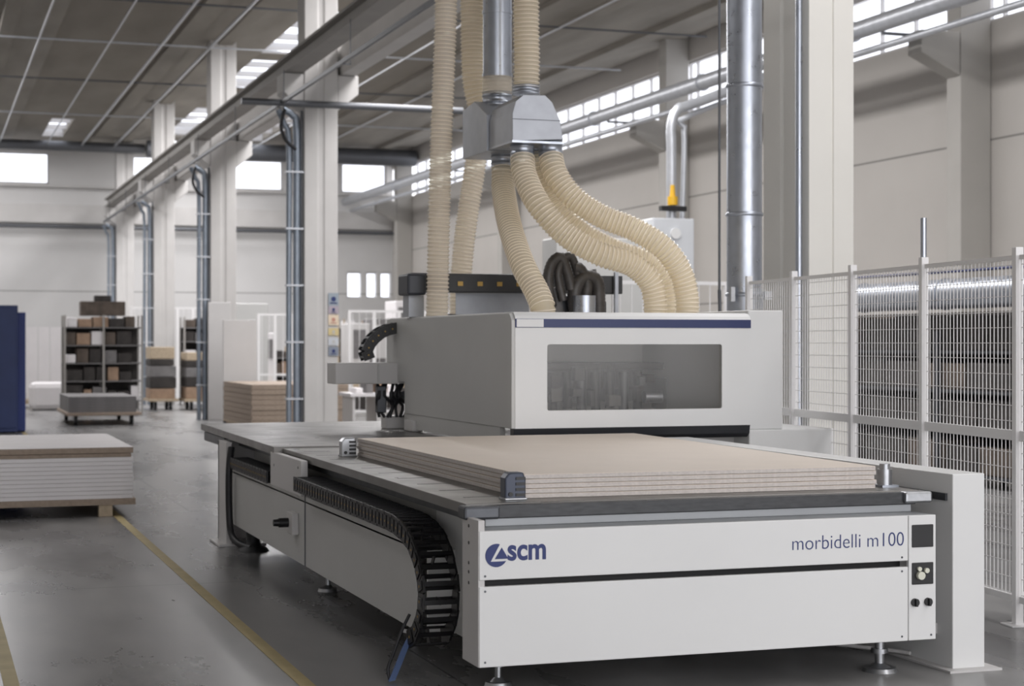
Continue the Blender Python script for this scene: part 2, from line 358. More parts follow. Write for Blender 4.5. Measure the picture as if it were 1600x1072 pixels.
# stickers on the first column
cols = [((150, 160, 170), 458, 478, 'blue'), ((170, 160, 170), 478, 490, 'red'), ((222, 205, 182), 492, 508, 'orange'), ((208, 190, 140), 513, 524, 'yellow'), ((196, 200, 206), 528, 540, 'white'), ((130, 138, 152), 542, 556, 'dark blue'), ((200, 196, 190), 570, 582, 'grey')]
for i, (c, v0, v1, nm) in enumerate(cols):
    a = PY(513, v1, 29.99); b = PY(529, v0, 29.99)
    t = thing('safety_sign', '%s safety sticker on the nearest column of the far row, %s' % (nm, ['topmost', 'second from top', 'third from top', 'fourth from top', 'fifth from top', 'sixth from top', 'lowest'][i]), 'sign', (a.x, 29.985, a.z), 'safety stickers on the column')
    MB().box(a.x, b.x, 29.98, 29.99, a.z, b.z).build('plate', mat('sticker_'+nm.replace(' ', '_'), c, 0.6), t)
    mx, mz = (a.x+b.x)/2, (a.z+b.z)/2; hh = (b.z-a.z)*0.32
    MB().cyl((mx, 29.979, mz+hh*0.1), (mx, 29.975, mz+hh*0.1), hh*0.6, 14).box(mx-hh*0.9, mx+hh*0.9, 29.975, 29.979, mz-hh, mz-hh*0.72).build('pictogram', M['sidegrey'] if i in (3, 4) else M['ink'] if i not in (2,) else mat('sticker_red', (190, 140, 124), 0.6), t)
# ------------------------------------------------------------------ crane beams on the corbels, service rail and pipes along the hall
tag(MB().prism([(6.0, 6.56), (6.34, 6.56), (6.34, 6.60), (6.22, 6.62), (6.22, 6.80), (6.32, 6.82), (6.32, 6.86), (6.02, 6.86), (6.02, 6.82), (6.12, 6.80), (6.12, 6.62), (6.0, 6.60)], 'y', -9, 62).build('crane_beam', M['beam']), 'long grey crane beam resting on the left side corbels of the column row', 'beam')
tag(MB().box(7.02, 7.3, -9, 62, 6.56, 7.1).build('crane_beam', M['concrete']), 'pale crane beam on the right side corbels of the column row', 'beam')
t = thing('service_rail', 'thin grey busbar rail hanging just under the crane beam', 'rail', (5.9, 20, 5.9))
MB().box(5.875, 5.925, -9, 61, 5.95, 6.01).build('rail', M['darkpipe'], t)
hg = MB()
for y in range(0, 61, 5): hg.box(5.985, 5.998, y, y+0.02, 5.92, 6.6); hg.box(5.87, 6.0, y, y+0.02, 5.92, 5.94)
hg.split('hanger', M['darkpipe'], t)
t = thing('compressed_air_pipe', 'thick grey pipe running along under the right wall windows', 'pipe', (15.0, 30, 7.1))
MB().cyl((15.0, -9, 7.1), (15.0, 63.5, 7.1), 0.15, 18).build('tube', M['pipe'], t)
MB().cyl((15.25, -9, 6.78), (15.25, 63.5, 6.78), 0.06, 12).build('tube', M['pipe'], t, label='thin lower tube')
fl = MB()
for y in range(2, 62, 6): fl.cyl((15, y-0.02, 7.1), (15, y+0.02, 7.1), 0.18, 18)
fl.split('flange', M['pipe'], t)
br = MB()
for y in (12.8, 24.9, 37, 49.1): br.box(15.0, 16.4, y+0.15, y+0.2, 6.9, 6.95)
br.split('bracket', M['darkpipe'], t)
# transverse pipes
def xpipe(x0, x1, y, z, r, m, lab, cat='pipe'):
    b = MB().cyl((x0, y, z), (x1, y, z), r, 14)
    return tag(b.build('ceiling_pipe', m), lab, cat, 'pipes crossing the hall')
xpipe(5.2, 9.2, 29.75, 5.98, 0.06, M['darkpipe'], 'dark pipe crossing in front of the column with stickers')
xpipe(-9, 7.3, 61.0, 8.55, 0.17, M['darkpipe'], 'thick dark pipe under the ceiling above the far left windows')
xpipe(-9, 16.9, 63.5, 5.95, 0.07, M['darkpipe'], 'thin dark pipe along the far wall below the ledge')
xpipe(7.3, 16.9, 60.5, 8.5, 0.3, M['darkpipe'], 'fat dark duct under the ceiling above the far right windows')
for k, y in enumerate((26.5, 30.5, 35.0, 40.0, 46.0, 53.0)):
    tag(MB().cyl((-9, y, 8.62), (16.5, y, 8.62), 0.022, 8).build('ceiling_conduit', M['pipe'] if k % 2 else M['darkpipe']), 'thin conduit crossing the concrete ceiling, %s counted from the camera' % ORD[k], 'conduit', 'thin conduits crossing the ceiling')
for x, lab in ((2.45, 'far left thin pale conduit strip'), (4.0, 'second thin pale conduit strip from the left'), (5.15, 'bright thin conduit run on the ceiling left of the columns'), (6.25, 'bright conduit run on the ceiling just above the crane beam'), (10.9, 'pale conduit running along the ceiling behind the hoses'), (13.0, 'pale conduit running along the ceiling nearest the right windows')):
    tag(MB().cyl((x, 6, 8.6), (x, 62, 8.6), 0.035 if x in (5.15, 6.25) else 0.022, 8).build('ceiling_cable_run', M['pipe']), lab + (' under the ceiling' if 'strip' in lab else ''), 'conduit')  # all plain conduits, none of them gives off light
# conduits beside the columns
for y, r_, lab in ((30.0, 0.055, 'blue grey conduits beside the column with stickers'), (40.5, 0.055, 'blue grey conduits beside the column behind the white board'), (51.0, 0.05, 'blue grey conduits beside the column near the dollies'), (61.3, 0.05, 'dark conduits beside the farthest column')):
    t = thing('conduit', lab, 'pipe', (6.2, y, 0), 'vertical conduits on the columns')
    MB().tube(spline([(6.24, y+0.1, 0.0), (6.24, y+0.1, 3), (6.24, y+0.1, 5.5), (6.18, y+0.1, 5.8), (6.0, y+0.1, 5.92)], 0.15), r_*1.15, 10).build('tube', M['conduit'], t)
    MB().tube(spline([(6.10, y+0.1, 0.0), (6.10, y+0.1, 3), (6.10, y+0.1, 5.3), (6.02, y+0.1, 5.65), (5.9, y+0.05, 5.9)], 0.15), r_*0.9, 10).build('tube', M['conduit'], t)
    cl = MB()
    for z in (0.8, 1.8, 2.8, 3.8, 4.8): cl.box(6.04, 6.355, y+0.03, y+0.17, z, z+0.03)
    cl.split('clamp', M['pipe'], t)
    MB().cyl((6.325, y+0.08, 0), (6.325, y+0.08, 5.9), r_*0.5, 8).build('tube', M['darkpipe'], t)
    if y < 45: MB().tube(spline([(6.0, y-0.05, 5.9), (5.93, y-0.05, 5.6), (6.02, y-0.05, 5.35), (6.2, y-0.05, 5.2)], 0.08), 0.03, 8).build('cable_loop', M['cable'], t)

# ------------------------------------------------------------------ large near column, round duct and small pipes beside it
X0 = 8.44; YC = 15.5
t = thing('column', 'large bright concrete column right of the round metal duct', 'column', (8.7, 16, 0), 'columns of the middle row')
MB().prism([(X0, YC), (X0+0.255, YC), (X0+0.262, YC+0.02), (X0+0.275, YC+0.02), (X0+0.282, YC), (X0+0.51, YC), (X0+0.51, YC+1), (X0, YC+1), (X0, YC+0.62), (X0+0.03, YC+0.6), (X0+0.03, YC+0.4), (X0, YC+0.38)], 'z', 0, ZC).build('shaft', M['concretew'], t, bevel=0.012)
tag(MB().cyl((8.38, 15.6, 0), (8.38, 15.6, ZC), 0.035, 12).build('conduit', M['galv']), 'thin bright metal conduit fixed on the large near column', 'pipe', 'vertical conduits on the columns')
dx = XU(1163, 15.2)
t = thing('exhaust_duct', 'wide round galvanised duct standing left of the large column', 'duct', (dx, 15.2, 0))
MB().cyl((dx, 15.2, 0), (dx, 15.2, ZC), 0.172, 32).build('tube', M['galv'], t)
for z in (0.6, 2.27, 3.05, 4.3, 5.6): MB().tube([(dx, 15.2, z-0.02), (dx, 15.2, z-0.012), (dx, 15.2, z+0.012), (dx, 15.2, z+0.02)], [0.174, 0.184, 0.184, 0.174], 32).build('joint_ring', M['galv'], t)
MB().box(dx-0.215, dx-0.172, 15.05, 15.1, 2.2, 2.34).box(dx+0.12, dx+0.2, 15.0, 15.03, 2.22, 2.3).split('clamp', M['steel'], t)
px = XU(1124, 16.5)
tag(MB().cyl((px, 16.5, 2.35), (px, 16.5, ZC), 0.014, 8).tube(spline([(px, 16.5, 2.36), (px+0.005, 16.5, 2.2), (px-0.01, 16.45, 1.9), (px+0.05, 16.4, 1.5)], 0.05), 0.02, 8).build('drop_cable', M['darkpipe']), 'thin cable hanging from the ceiling left of the round duct', 'cable')

# ================================================================== THE MACHINE
XM0, XM1, YM = 2.59, 5.18, 8.1
t = MACH = thing('machining_centre', 'long white wood machining centre with blue lettering on its front and grey worktable', 'machine', (3.9, 11.5, 0))
ft = 0.03
def rotp(mb, *a): return mb
up = MB().box(XM0, 5.008, YM, YM+ft, 0.63, 0.872).build('front_panel', M['white'], t, bevel=0.004)
lo = MB().box(XM0, 5.008, YM, YM+ft, 0.20, 0.598).build('front_panel', M['white'], t, bevel=0.004, label='lower white front panel')
sp = MB().box(5.012, XM1, YM, YM+ft, 0.20, 0.872).build('control_strip', M['white'], t, bevel=0.004)
MB().box(XM0+0.03, 5.012, YM+0.09, YM+0.10, 0.58, 0.66).build('slot', M['rubber'], t)
# top lip behind the front panels, inner frame
MB().box(XM0, XM1, YM+ft, YM+0.28, 0.845, 0.87).build('top_lip', M['railgrey'], t, bevel=0.003)
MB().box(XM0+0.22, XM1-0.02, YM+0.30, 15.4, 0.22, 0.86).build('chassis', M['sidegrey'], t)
MB().box(XM0+0.05, XM1-0.01, YM+0.11, YM+0.30, 0.20, 0.845).build('front_frame', M['light'], t)
# crossbeam under table front
MB().box(XM0+0.10, XM1-0.02, YM+0.215, YM+0.30, 0.87, 0.912).build('crossbeam', M['railgrey'], t, bevel=0.004)
# perforated corner post
pp = MB().box(XM0-0.004, XM0+0.03, YM+0.005, YM+0.27, 0.20, 0.925).build('corner_post', M['light'], t, bevel=0.003)
hs = MB()
for z in (0.885, 0.80, 0.70, 0.655, 0.60): hs.cyl((XM0-0.006, YM+0.16, z), (XM0-0.003, YM+0.16, z), 0.009, 10)
hs.split('hole', M['black'], pp)
# screws on front
sc = MB()
for x, z in ((XM0+0.03, 0.225), (4.97, 0.225), (XM0+0.03, 0.575), (4.97, 0.575), (XM1-0.03, 0.225), (XM0+0.03, 0.65), (4.97, 0.65)): sc.cyl((x, YM-0.002, z), (x, YM+0.001, z), 0.006, 10)
sc.split('screw', M['darksteel'], t)
# side panels
SX = XM0
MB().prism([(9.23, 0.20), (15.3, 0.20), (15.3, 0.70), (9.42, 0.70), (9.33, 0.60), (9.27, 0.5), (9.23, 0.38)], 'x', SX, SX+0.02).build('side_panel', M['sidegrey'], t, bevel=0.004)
MB().box(SX-0.005, SX+0.001, 12.18, 12.2, 0.2, 0.72).build('panel_seam', M['darksteel'], t)
MB().box(SX+0.19, SX+0.2, YM+0.3, 9.5, 0.2, 0.86).build('inner_panel', M['white'], t)
MB().box(SX+0.03, SX+0.19, 9.12, 9.14, 0.2, 0.66).build('gap_brightener', M['white'], t)  # white panel added so the gaps between the chain rungs look bright
MB().box(SX+0.0, SX+0.22, 9.25, 15.3, 0.655, 0.665).build('chain_tray', M['darksteel'], t)
# joint cover box
jb = MB().box(SX-0.03, SX+0.02, 12.2, 13.35, 0.70, 0.955).build('joint_cover', M['light'], t, bevel=0.004)
MB().cyl((SX-0.032, 12.3, 0.8), (SX-0.03, 12.3, 0.8), 0.01, 8).cyl((SX-0.032, 12.3, 0.9), (SX-0.03, 12.3, 0.9), 0.01, 8).cyl((SX-0.032, 13.2, 0.86), (SX-0.03, 13.2, 0.86), 0.01, 8).build('screw', M['darksteel'], jb)
# emergency isolator on side
k = MB().box(SX-0.05, SX, 12.42, 12.62, 0.40, 0.56).build('switch_box', M['light'], t, bevel=0.006)
MB().cyl((SX-0.05, 12.56, 0.48), (SX-0.12, 12.56, 0.48), 0.035, 14).cyl((SX-0.12, 12.56, 0.48), (SX-0.16, 12.56, 0.48), 0.028, 14, 0.024).build('knob', M['black'], k)
# rear leg
MB().box(SX-0.05, SX+0.0, 15.3, 15.75, 0.02, 0.92).box(SX-0.05, SX+0.3, 15.7, 15.75, 0.02, 0.92).box(SX-0.12, SX+0.3, 15.25, 15.8, 0, 0.02).build('rear_leg', M['light'], t, bevel=0.004)
# feet
def foot(x, y, rb=0.075, zt=0.2, m=None, r=0.018):
    m = m or M['steel']
    MB().cyl((x, y, 0.03), (x, y, zt), r, 12).cyl((x, y, 0), (x, y, 0.022), rb, 20, rb*0.9).cyl((x, y, 0.022), (x, y, 0.045), rb*0.6, 16, rb*0.3).cyl((x, y, 0.1), (x, y, 0.125), r*1.8, 6).box(x-0.09, x+0.09, y-0.06, y+0.06, zt-0.025, zt).build('levelling_foot', m, t)
foot(2.86, 8.62); foot(4.97, 8.33, 0.1, r=0.026); foot(4.95, 9.3, 0.09); foot(2.78, 12.3); foot(2.9, 10.4); foot(4.95, 12.0)
MB().tube([(2.70, 14.86, 0), (2.70, 14.86, 0.03), (2.70, 14.86, 0.05), (2.70, 14.86, 0.1), (2.70, 14.86, 0.22)], [0.14, 0.12, 0.07, 0.055, 0.07], 18).build('rubber_foot', M['rubber'], t)
# black cable along rear leg
MB().tube(spline([(SX-0.02, 15.2, 0.88), (SX-0.05, 15.15, 0.7), (SX-0.05, 15.15, 0.35), (SX-0.04, 15.1, 0.14), (SX+0.0, 14.95, 0.06), (SX+0.08, 14.8, 0.03)], 0.06), 0.03, 10).build('cable', M['cable'], t)
# control strip windows and knobs
for z0, z1 in ((0.70, 0.822), (0.50, 0.618)):
    w = MB().box(5.03, 5.162, YM-0.006, YM+0.002, z0, z1).build('switch_window', M['black'], t, bevel=0.006)
    if z0 < 0.6:
        MB().cyl((5.075, YM-0.006, 0.55), (5.075, YM-0.03, 0.55), 0.022, 14).cyl((5.07, YM-0.006, 0.585), (5.07, YM-0.02, 0.585), 0.012, 12).cyl((5.115, YM-0.006, 0.575), (5.115, YM-0.02, 0.575), 0.014, 12).build('switch', M['lens'], w)
for x in (5.047, 5.128):
    MB().cyl((x, YM, 0.405), (x, YM-0.018, 0.405), 0.022, 14).box(x-0.006, x+0.006, YM-0.03, YM-0.015, 0.385, 0.425).build('knob', M['black'], t)
# lettering on the panel
def text(body, x, z, height, m, parent, y, offset=0.0, width=None, name='lettering'):
    cu = bpy.data.curves.new(name, 'FONT'); cu.body = body; cu.size = 1; cu.extrude = 0.004; cu.offset = offset
    ob = bpy.data.objects.new('tmp', cu); COL.objects.link(ob); bpy.context.view_layer.update()
    me = bpy.data.meshes.new_from_object(ob.evaluated_get(bpy.context.evaluated_depsgraph_get())); bpy.data.objects.remove(ob)
    x0 = min(v.co.x for v in me.vertices); x1 = max(v.co.x for v in me.vertices)
    sxx = width/(x1-x0) if width else height
    off = OFF[parent.name]
    for v in me.vertices:
        cx, cy, cz = v.co; v.co = Vector((x+(cx-x0)*sxx, y-cz*0.2, z+cy*height))-off
    me.materials.clear(); me.materials.append(m)
    o = bpy.data.objects.new(name, me); COL.objects.link(o); o.parent = parent; OFF[o.name] = off
    return o
def pxz(u, v, y=YM): p = PY(u, v, y); return p.x, p.z
x0, z0 = pxz(793, 875); x1, _ = pxz(853, 872)
text('scm', x0, z0, 0.150, M['ink'], up, YM-0.001, 0.028, x1-x0)
x0, z0 = pxz(1238, 860); x1, z1 = pxz(1412, 853)
text('morbidelli m100', x0, z0+0.0, 0.108, M['ink'], up, YM-0.001, -0.012, x1-x0)
# round emblem: disc cut by an open triangle, with small solid triangle
cx, cz = pxz(775.5, 868); R = 0.0575
lg = MB()
def arc(a0, a1, n=20): return [(cx+R*math.cos(math.radians(a0+(a1-a0)*i/n)), cz+R*math.sin(math.radians(a0+(a1-a0)*i/n))) for i in range(n+1)]
lg.prism(arc(72, 255, 30)+[(cx-0.030, cz-0.030)], 'y', YM-0.003, YM+0.001)
lg.prism(arc(255, 330, 14)+[(cx+0.030, cz-0.030), (cx-0.030, cz-0.030)], 'y', YM-0.003, YM+0.001)
lg.prism([(cx+0.028, cz+0.038), (cx+0.062, cz-0.018), (cx-0.008, cz-0.018)], 'y', YM-0.003, YM+0.001)
lg.build('emblem', M['ink'], up)

# ------------------------------------------------------------------ energy chain: links along a path in the YZ plane
def chain(parent, pts, xc, wid, hgt, pitch, mlink, label=None, slope=0.0, axis='x'):
    path = resample(spline(pts, 0.01), pitch); mb = MB(); gb = MB(); cb = MB()
    for i in range(len(path)-1):
        a, b = path[i], path[i+1]; d = (b-a).normalized(); c = (a+b)/2
        side = Vector((1, 0, 0)) if axis == 'x' else Vector((0, 1, 0))
        nrm = side.cross(d).normalized()
        for sgn in (-1, 1):
            cc = c+side*(sgn*wid/2)
            mb.obox(cc+side*(0.003*(i % 2)), side*0.006, d*pitch*0.56, nrm*hgt/2)
            mb.obox(cc+side*sgn*0.008, side*0.003, d*pitch*0.30, nrm*hgt*0.34)
            gb.cyl(cc+side*sgn*0.010, cc+side*sgn*0.0125, 0.0075, 8)
        for sg in (-1, 1): mb.obox(c+nrm*sg*hgt*0.46, side*(wid/2), d*pitch*0.16, nrm*0.004)
        if i % 3 == 0: mb.obox(c, side*0.003, d*pitch*0.2, nrm*hgt*0.42)
    o = mb.build('energy_chain', mlink, parent); gb.build('pin', M['gold'], o)
    return path, o
t = MACH
pth, ch = chain(t, [(2.59, 12.12, 0.80), (2.59, 11, 0.795), (2.59, 9.9, 0.79), (2.59, 9.35, 0.78), (2.59, 9.02, 0.71), (2.59, 8.83, 0.55), (2.585, 8.80, 0.40), (2.57, 8.86, 0.26), (2.55, 8.97, 0.20)], 2.59, 0.19, 0.10, 0.082, M['black'])
cb = MB()
for dx_ in (-0.05, 0.0, 0.045):
    cb.tube([p+Vector((dx_, 0, 0)) for p in pth[:30]], 0.013, 8)
cb.split('cable', M['cable'], ch)
# bent outer return (ladder of the loop) and the dangling strap
st_ = MACH
sp_ = spline([PY(645, 990, 8.95), PY(634, 1010, 8.92), PY(622, 1040, 8.9), PY(612, 1064, 8.88)], 0.02)
mb = MB()
for a, b in zip(sp_, sp_[1:]):
    mb.obox((a+b)/2, Vector((0.02, 0.01, 0)), (b-a)*0.55, Vector((0.001, -0.003, 0)))
mb.build('strap', M['strap'], st_, label='bluish clear strap hanging from the energy chain')
MB().tube(spline([PY(640, 960, 9.0), PY(628, 985, 8.98), PY(615, 1020, 8.95), PY(606, 1045, 8.92), PY(609, 1062, 8.9)], 0.02), 0.009, 8).build('cable', M['cable'], st_)
chain(MACH, [(2.62, 15.1, 0.75), (2.62, 14.5, 0.75), (2.62, 13.4, 0.75)], 2.62, 0.14, 0.10, 0.062, M['black'])

# ------------------------------------------------------------------ machine table
Z0, Z1 = 0.93, 0.985
t = MACH
MB().prism([(2.60, 8.36), (5.23, 8.34), (5.23, 13.2), (2.63, 13.2)], 'z', Z0, Z1).build('table_plate', M['table'], t, bevel=0.004)
MB().prism([(2.56, 13.22), (5.23, 13.22), (5.23, 17.3), (2.62, 17.3)], 'z', Z0+0.005, Z1+0.012).build('table_plate', M['table'], t, bevel=0.004, label='rear table plate')
MB().box(2.72, 5.18, 8.30, 8.36, 0.912, Z1-0.006).build('front_edge', M['tableedge'], t, bevel=0.004)
MB().box(2.57, 2.76, 8.28, 8.40, Z0-0.02, Z1-0.008).build('corner_cap', M['darksteel'], t, bevel=0.012)
MB().box(5.10, 5.27, 8.27, 8.40, Z0-0.01, Z1-0.004).build('corner_cap', M['steel'], t, bevel=0.012)
gr = MB()
for y in [8.7+0.45*i for i in range(10)]: gr.box(2.70, 2.90, y, y+0.03, Z1, Z1+0.001)
gr.split('slot', M['tableslot'], t)
sb = MB()
for y in [8.9+0.5*i for i in range(8)]: sb.box(2.75, 2.85, y, y+0.12, 0.86, Z0)
sb.split('support_block', M['light'], t, 0.004)
ub = MB().box(2.62, 2.7, 15.9, 17.1, 0.84, Z0).box(2.7, 2.9, 16.2, 16.6, 0.80, Z0)
ub.split('underside_bracket', M['darksteel'], t, 0.01)
MB().box(2.72, 5.2, 8.4, 17.2, 0.865, Z0-0.001).build('subframe', M['darksteel'], t)

# ------------------------------------------------------------------ five boards stacked on the table
th_ = 0.0254; zb = Z1+0.001
ordn = ['lowest', 'second from bottom', 'middle', 'second from top', 'topmost']
for i in range(5):
    dx_, dy_ = [(0, 0), (0.006, -0.004), (-0.004, 0.003), (0.005, 0), (0, -0.002)][i]
    b = MB(); z = zb+i*th_
    t = thing('panel_board', 'large beige board on the machine table, %s of the stack of five' % ordn[i], 'board', (4.02, 10.5, z), 'beige boards stacked on the machine table')
    poly = [(2.975+dx_, 8.55+dy_), (5.045+dx_, 8.50+dy_), (5.14+dx_, 12.2+dy_), (2.975+dx_, 12.2+dy_)]
    MB().prism(poly, 'z', z, z+th_-0.0045).build('core', M['mdfedge'], t, bevel=0.002)
    MB().prism([(x+(0.001 if x < 4 else -0.001), y) for x, y in poly], 'z', z+th_-0.0045, z+th_-0.002).build('face', M['mdf'], t)
# stops and clamps
CL = []
def stop(name, lab, x, y, s=1.0, m=None):
    t = MACH; m = m or M['darksteel']
    CL.append(MB().prism([(x-0.06*s, Z1), (x+0.06*s, Z1), (x+0.06*s, Z1+0.11*s), (x+0.045*s, Z1+0.15*s), (x-0.035*s, Z1+0.15*s), (x-0.06*s, Z1+0.12*s)], 'y', y-0.05, y+0.04).build('clamp', m, t, bevel=0.008, label=lab))
    r = MB()
    for z in (0.02, 0.05, 0.08, 0.11): r.box(x+0.0*s, x+0.055*s, y-0.056, y-0.05, Z1+z*s, Z1+(z+0.016)*s)
    r.cyl((x-0.03*s, y-0.058, Z1+0.03), (x-0.03*s, y-0.05, Z1+0.03), 0.012, 12)
    cc_ = CL[-1]
    r.build('rib', M['black'], cc_)
    MB().box(x-0.065*s, x+0.065*s, y-0.06, y+0.05, Z1, Z1+0.012).build('base', M['steel'], cc_, bevel=0.004)
stop('clamp', 'dark blue grey corner clamp', 2.91, 8.53, 0.95, mat('blue_grey_plastic', (58, 64, 78), 0.35, 0.3))
stop('clamp', 'bare metal clamp', 2.89, 12.15, 0.9, M['steel'])
MB().cyl((5.165, 8.6, Z1), (5.165, 8.6, Z1+0.10), 0.042, 20).cyl((5.165, 8.6, Z1+0.10), (5.165, 8.6, Z1+0.13), 0.03, 20).build('cylinder_stop', M['steel'], MACH)
MB().box(5.115, 5.22, 8.54, 8.66, Z1, Z1+0.012).build('stop_base', M['galv'], MACH)
MB().box(5.19, 5.22, 9.2, 12.0, Z1, Z1+0.03).build('guide_rail', M['darksteel'], MACH)

# ------------------------------------------------------------------ right housing
t = thing('side_housing', 'tall narrow white sheet metal housing right of the machine base', 'housing', (5.5, 10.5, 0))
MB().box(5.35, 5.555, 8.2, 12.1, 0.0, 1.08).build('body', M['white'], t, bevel=0.006)
MB().box(5.29, 5.62, 8.13, 12.1, 0, 0.012).build('base_plate', M['light'], t)
MB().box(5.325, 5.349, 8.35, 12.0, 0.18, 0.24).build('side_ledge', M['light'], t)
MB().box(5.335, 5.3495, 8.25, 8.9, 0.93, 0.97).build('hinge', M['darksteel'], t)
MB().tube(spline([(4.3, 9.3, 0.05), (4.9, 9.1, 0.04), (5.25, 8.75, 0.03), (5.33, 8.6, 0.03)], 0.05), 0.012, 8).build('cable', M['light'], t)

# ------------------------------------------------------------------ gantry with cover
YG = 12.3
gx0 = XU(805, YG); gx1 = XU(1173, YG)
zt = PY(805, 487, YG).z; zb_ = PY(990, 667, YG).z
yb0 = 15.9
t = GAN = thing('machine_gantry', 'big white machining head gantry with dark window and navy stripe above the worktable', 'machine gantry', ((gx0+gx1)/2, 14, zb_))
wz0 = PY(990, 640, YG).z; wz1 = PY(990, 538, YG).z; wx0 = XU(855, YG); wx1 = XU(1128, YG)
zn0 = PY(990, 513, YG).z; zn1 = PY(990, 499, YG).z
rr = 0.018
def rrect(x0, x1, z0, z1, r, n=5):
    o = []
    for cx_, cz_, a0 in ((x1-r, z1-r, 0), (x0+r, z1-r, 90), (x0+r, z0+r, 180), (x1-r, z0+r, 270)):
        for i in range(n+1): a = math.radians(a0+90*i/n); o.append((cx_+r*math.cos(a), cz_+r*math.sin(a)))
    return o
# front frame with a rounded hole
hole = rrect(wx0, wx1, wz0, wz1, rr); nH = len(hole)
def project_out(p):
    cx_, cz_ = (wx0+wx1)/2, (wz0+wz1)/2; dx_, dz_ = p[0]-cx_, p[1]-cz_
    return p
outer = rrect(gx0, gx1, zb_, zn0, 0.0005)
mb = MB(); vs = []
for y in (YG, YG+0.04):
    vs += [(p[0], y, p[1]) for p in outer]+[(p[0], y, p[1]) for p in hole]
fs = []
for i in range(nH):
    j = (i+1) % nH
    fs += [(i, j, nH+j, nH+i), (2*nH+i, 2*nH+j, 3*nH+j, 3*nH+i), (nH+i, nH+j, 3*nH+j, 3*nH+i), (i, j, 2*nH+j, 2*nH+i)]
mb.add(vs, fs)
door = mb.build('front_door', M['white'], t)
MB().box(wx0-0.01, wx1+0.01, YG+0.018, YG+0.024, wz0-0.01, wz1+0.01).build('window', M['tinted'], door)
# side, top, back, right walls
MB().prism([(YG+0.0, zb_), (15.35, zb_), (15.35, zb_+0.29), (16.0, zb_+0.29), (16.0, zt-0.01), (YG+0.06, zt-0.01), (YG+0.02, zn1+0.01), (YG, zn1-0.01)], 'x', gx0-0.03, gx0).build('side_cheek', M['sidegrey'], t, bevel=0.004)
MB().prism([(YG+0.0, zn0), (YG, zn1), (YG+0.012, zt-0.03), (YG+0.05, zt-0.004), (YG+0.09, zt), (16.0, zt), (16.0, zt-0.03), (YG+0.1, zt-0.03), (YG+0.04, zn0)], 'x', gx0, gx1).build('top_cover', M['white'], t, bevel=0.003)
MB().box(gx0, gx1, YG-0.004, YG+0.01, zn0+0.004, zn1).build('navy_stripe', M['navy'], t)
MB().box(gx0+0.01, XU(849, YG), YG-0.007, YG-0.003, zn0+0.008, zn1-0.003).build('label_plate', M['white'], t)
MB().box(gx0, gx1, 14.4, 14.44, 1.15, zt-0.03).build('back_wall', M['white'], t)
MB().box(gx1-0.03, gx1, YG+0.04, 15.2, zb_, zt-0.03).build('inner_cheek', M['white'], t)
bz = PY(1173, 683, YG).z
MB().prism([(YG-0.002, zb_), (YG+0.01, bz+0.03), (YG+0.05, bz), (YG+0.09, bz), (YG+0.09, zb_)], 'x', gx0-0.01, gx1-0.005).build('brush_strip', M['darkband'], t, bevel=0.003)
MB().box(gx0-0.02, gx0+0.02, YG+0.3, 15.4, 1.02, zb_).build('lower_skirt', M['sidegrey'], t)
MB().box(gx0-0.05, gx0+0.05, 15.0, 15.3, 1.0, 1.1).build('slide_block', M['light'], t, bevel=0.01)
# inside: spindle carriage seen through window
cz0 = PY(990, 566, YG+1).z
ins = GAN
MB().box(gx0+0.02, gx0+1.62, 13.2, 13.7, cz0-0.06, cz0).build('carriage_plate', M['dark'], ins, bevel=0.01)
MB().box(gx0+0.06, gx0+1.45, 13.3, 13.6, cz0-0.22, cz0-0.06).build('carriage_body', M['dark'], ins, bevel=0.01)
for i in range(11):
    x = gx0+0.15+i*0.125
    MB().cyl((x, 13.25, cz0-0.42+0.02*(i % 3)), (x, 13.25, cz0-0.08), 0.04, 14).cyl((x, 13.25, cz0-0.5+0.02*(i % 3)), (x, 13.25, cz0-0.42), 0.018, 10).build('spindle', M['black'] if i % 3 else M['darksteel'], ins)
rq = random.Random(8)
for i in range(16):
    x = gx0+0.1+rq.uniform(0, 1.4); zq = 1.24+rq.uniform(0, 0.28); w_ = rq.uniform(0.04, 0.12)
    MB().box(x, x+w_, 13.0+0.012*i, 13.1+0.012*i, zq, zq+rq.uniform(0.05, 0.14)).build('fitting', M[rq.choice(['black', 'dark', 'darksteel', 'black', 'greygoods'])], ins, bevel=0.008)
MB().box(gx0+0.1, gx0+0.42, 13.05, 13.2, 1.28, 1.42).build('motor', M['greygoods'], ins, bevel=0.02)
MB().cyl((gx0+1.35, 13.0, 1.36), (gx0+1.5, 13.0, 1.36), 0.05, 16).build('motor', M['galv'], ins)
MB().box(gx0+0.05, gx1-0.1, 13.7, 13.9, 1.30, 1.5).build('bridge', M['darksteel'], ins, bevel=0.01)
# right pillar and carriage box
gx2 = XU(1223, YG+0.05); gx3 = XU(1301, YG+0.05)
zp = PY(1200, 671, YG+0.05).z; zpt = PY(1200, 485, YG+0.05).z
MB().box(gx1+0.002, gx2, YG+0.05, 15.2, zp, zpt).build('pillar', M['white'], t, bevel=0.01)
MB().prism([(gx1+0.002, YG+0.03), (gx3, YG+0.03), (gx3, 14.5), (gx1+0.002, 14.5)], 'z', 0.75, zp).build('carriage_box', M['white'], t, bevel=0.01)
MB().box(gx1+0.2, gx3-0.1, YG+0.2, 14.3, 0.0, 0.75).build('carriage_foot', M['light'], t, bevel=0.01)
xx = XU(1137, YG+0.2)
MB().box(gx1-0.8, gx1+0.0, 12.6, 12.9, 1.0, zb_-0.02).build('support_arm', M['light'], t)
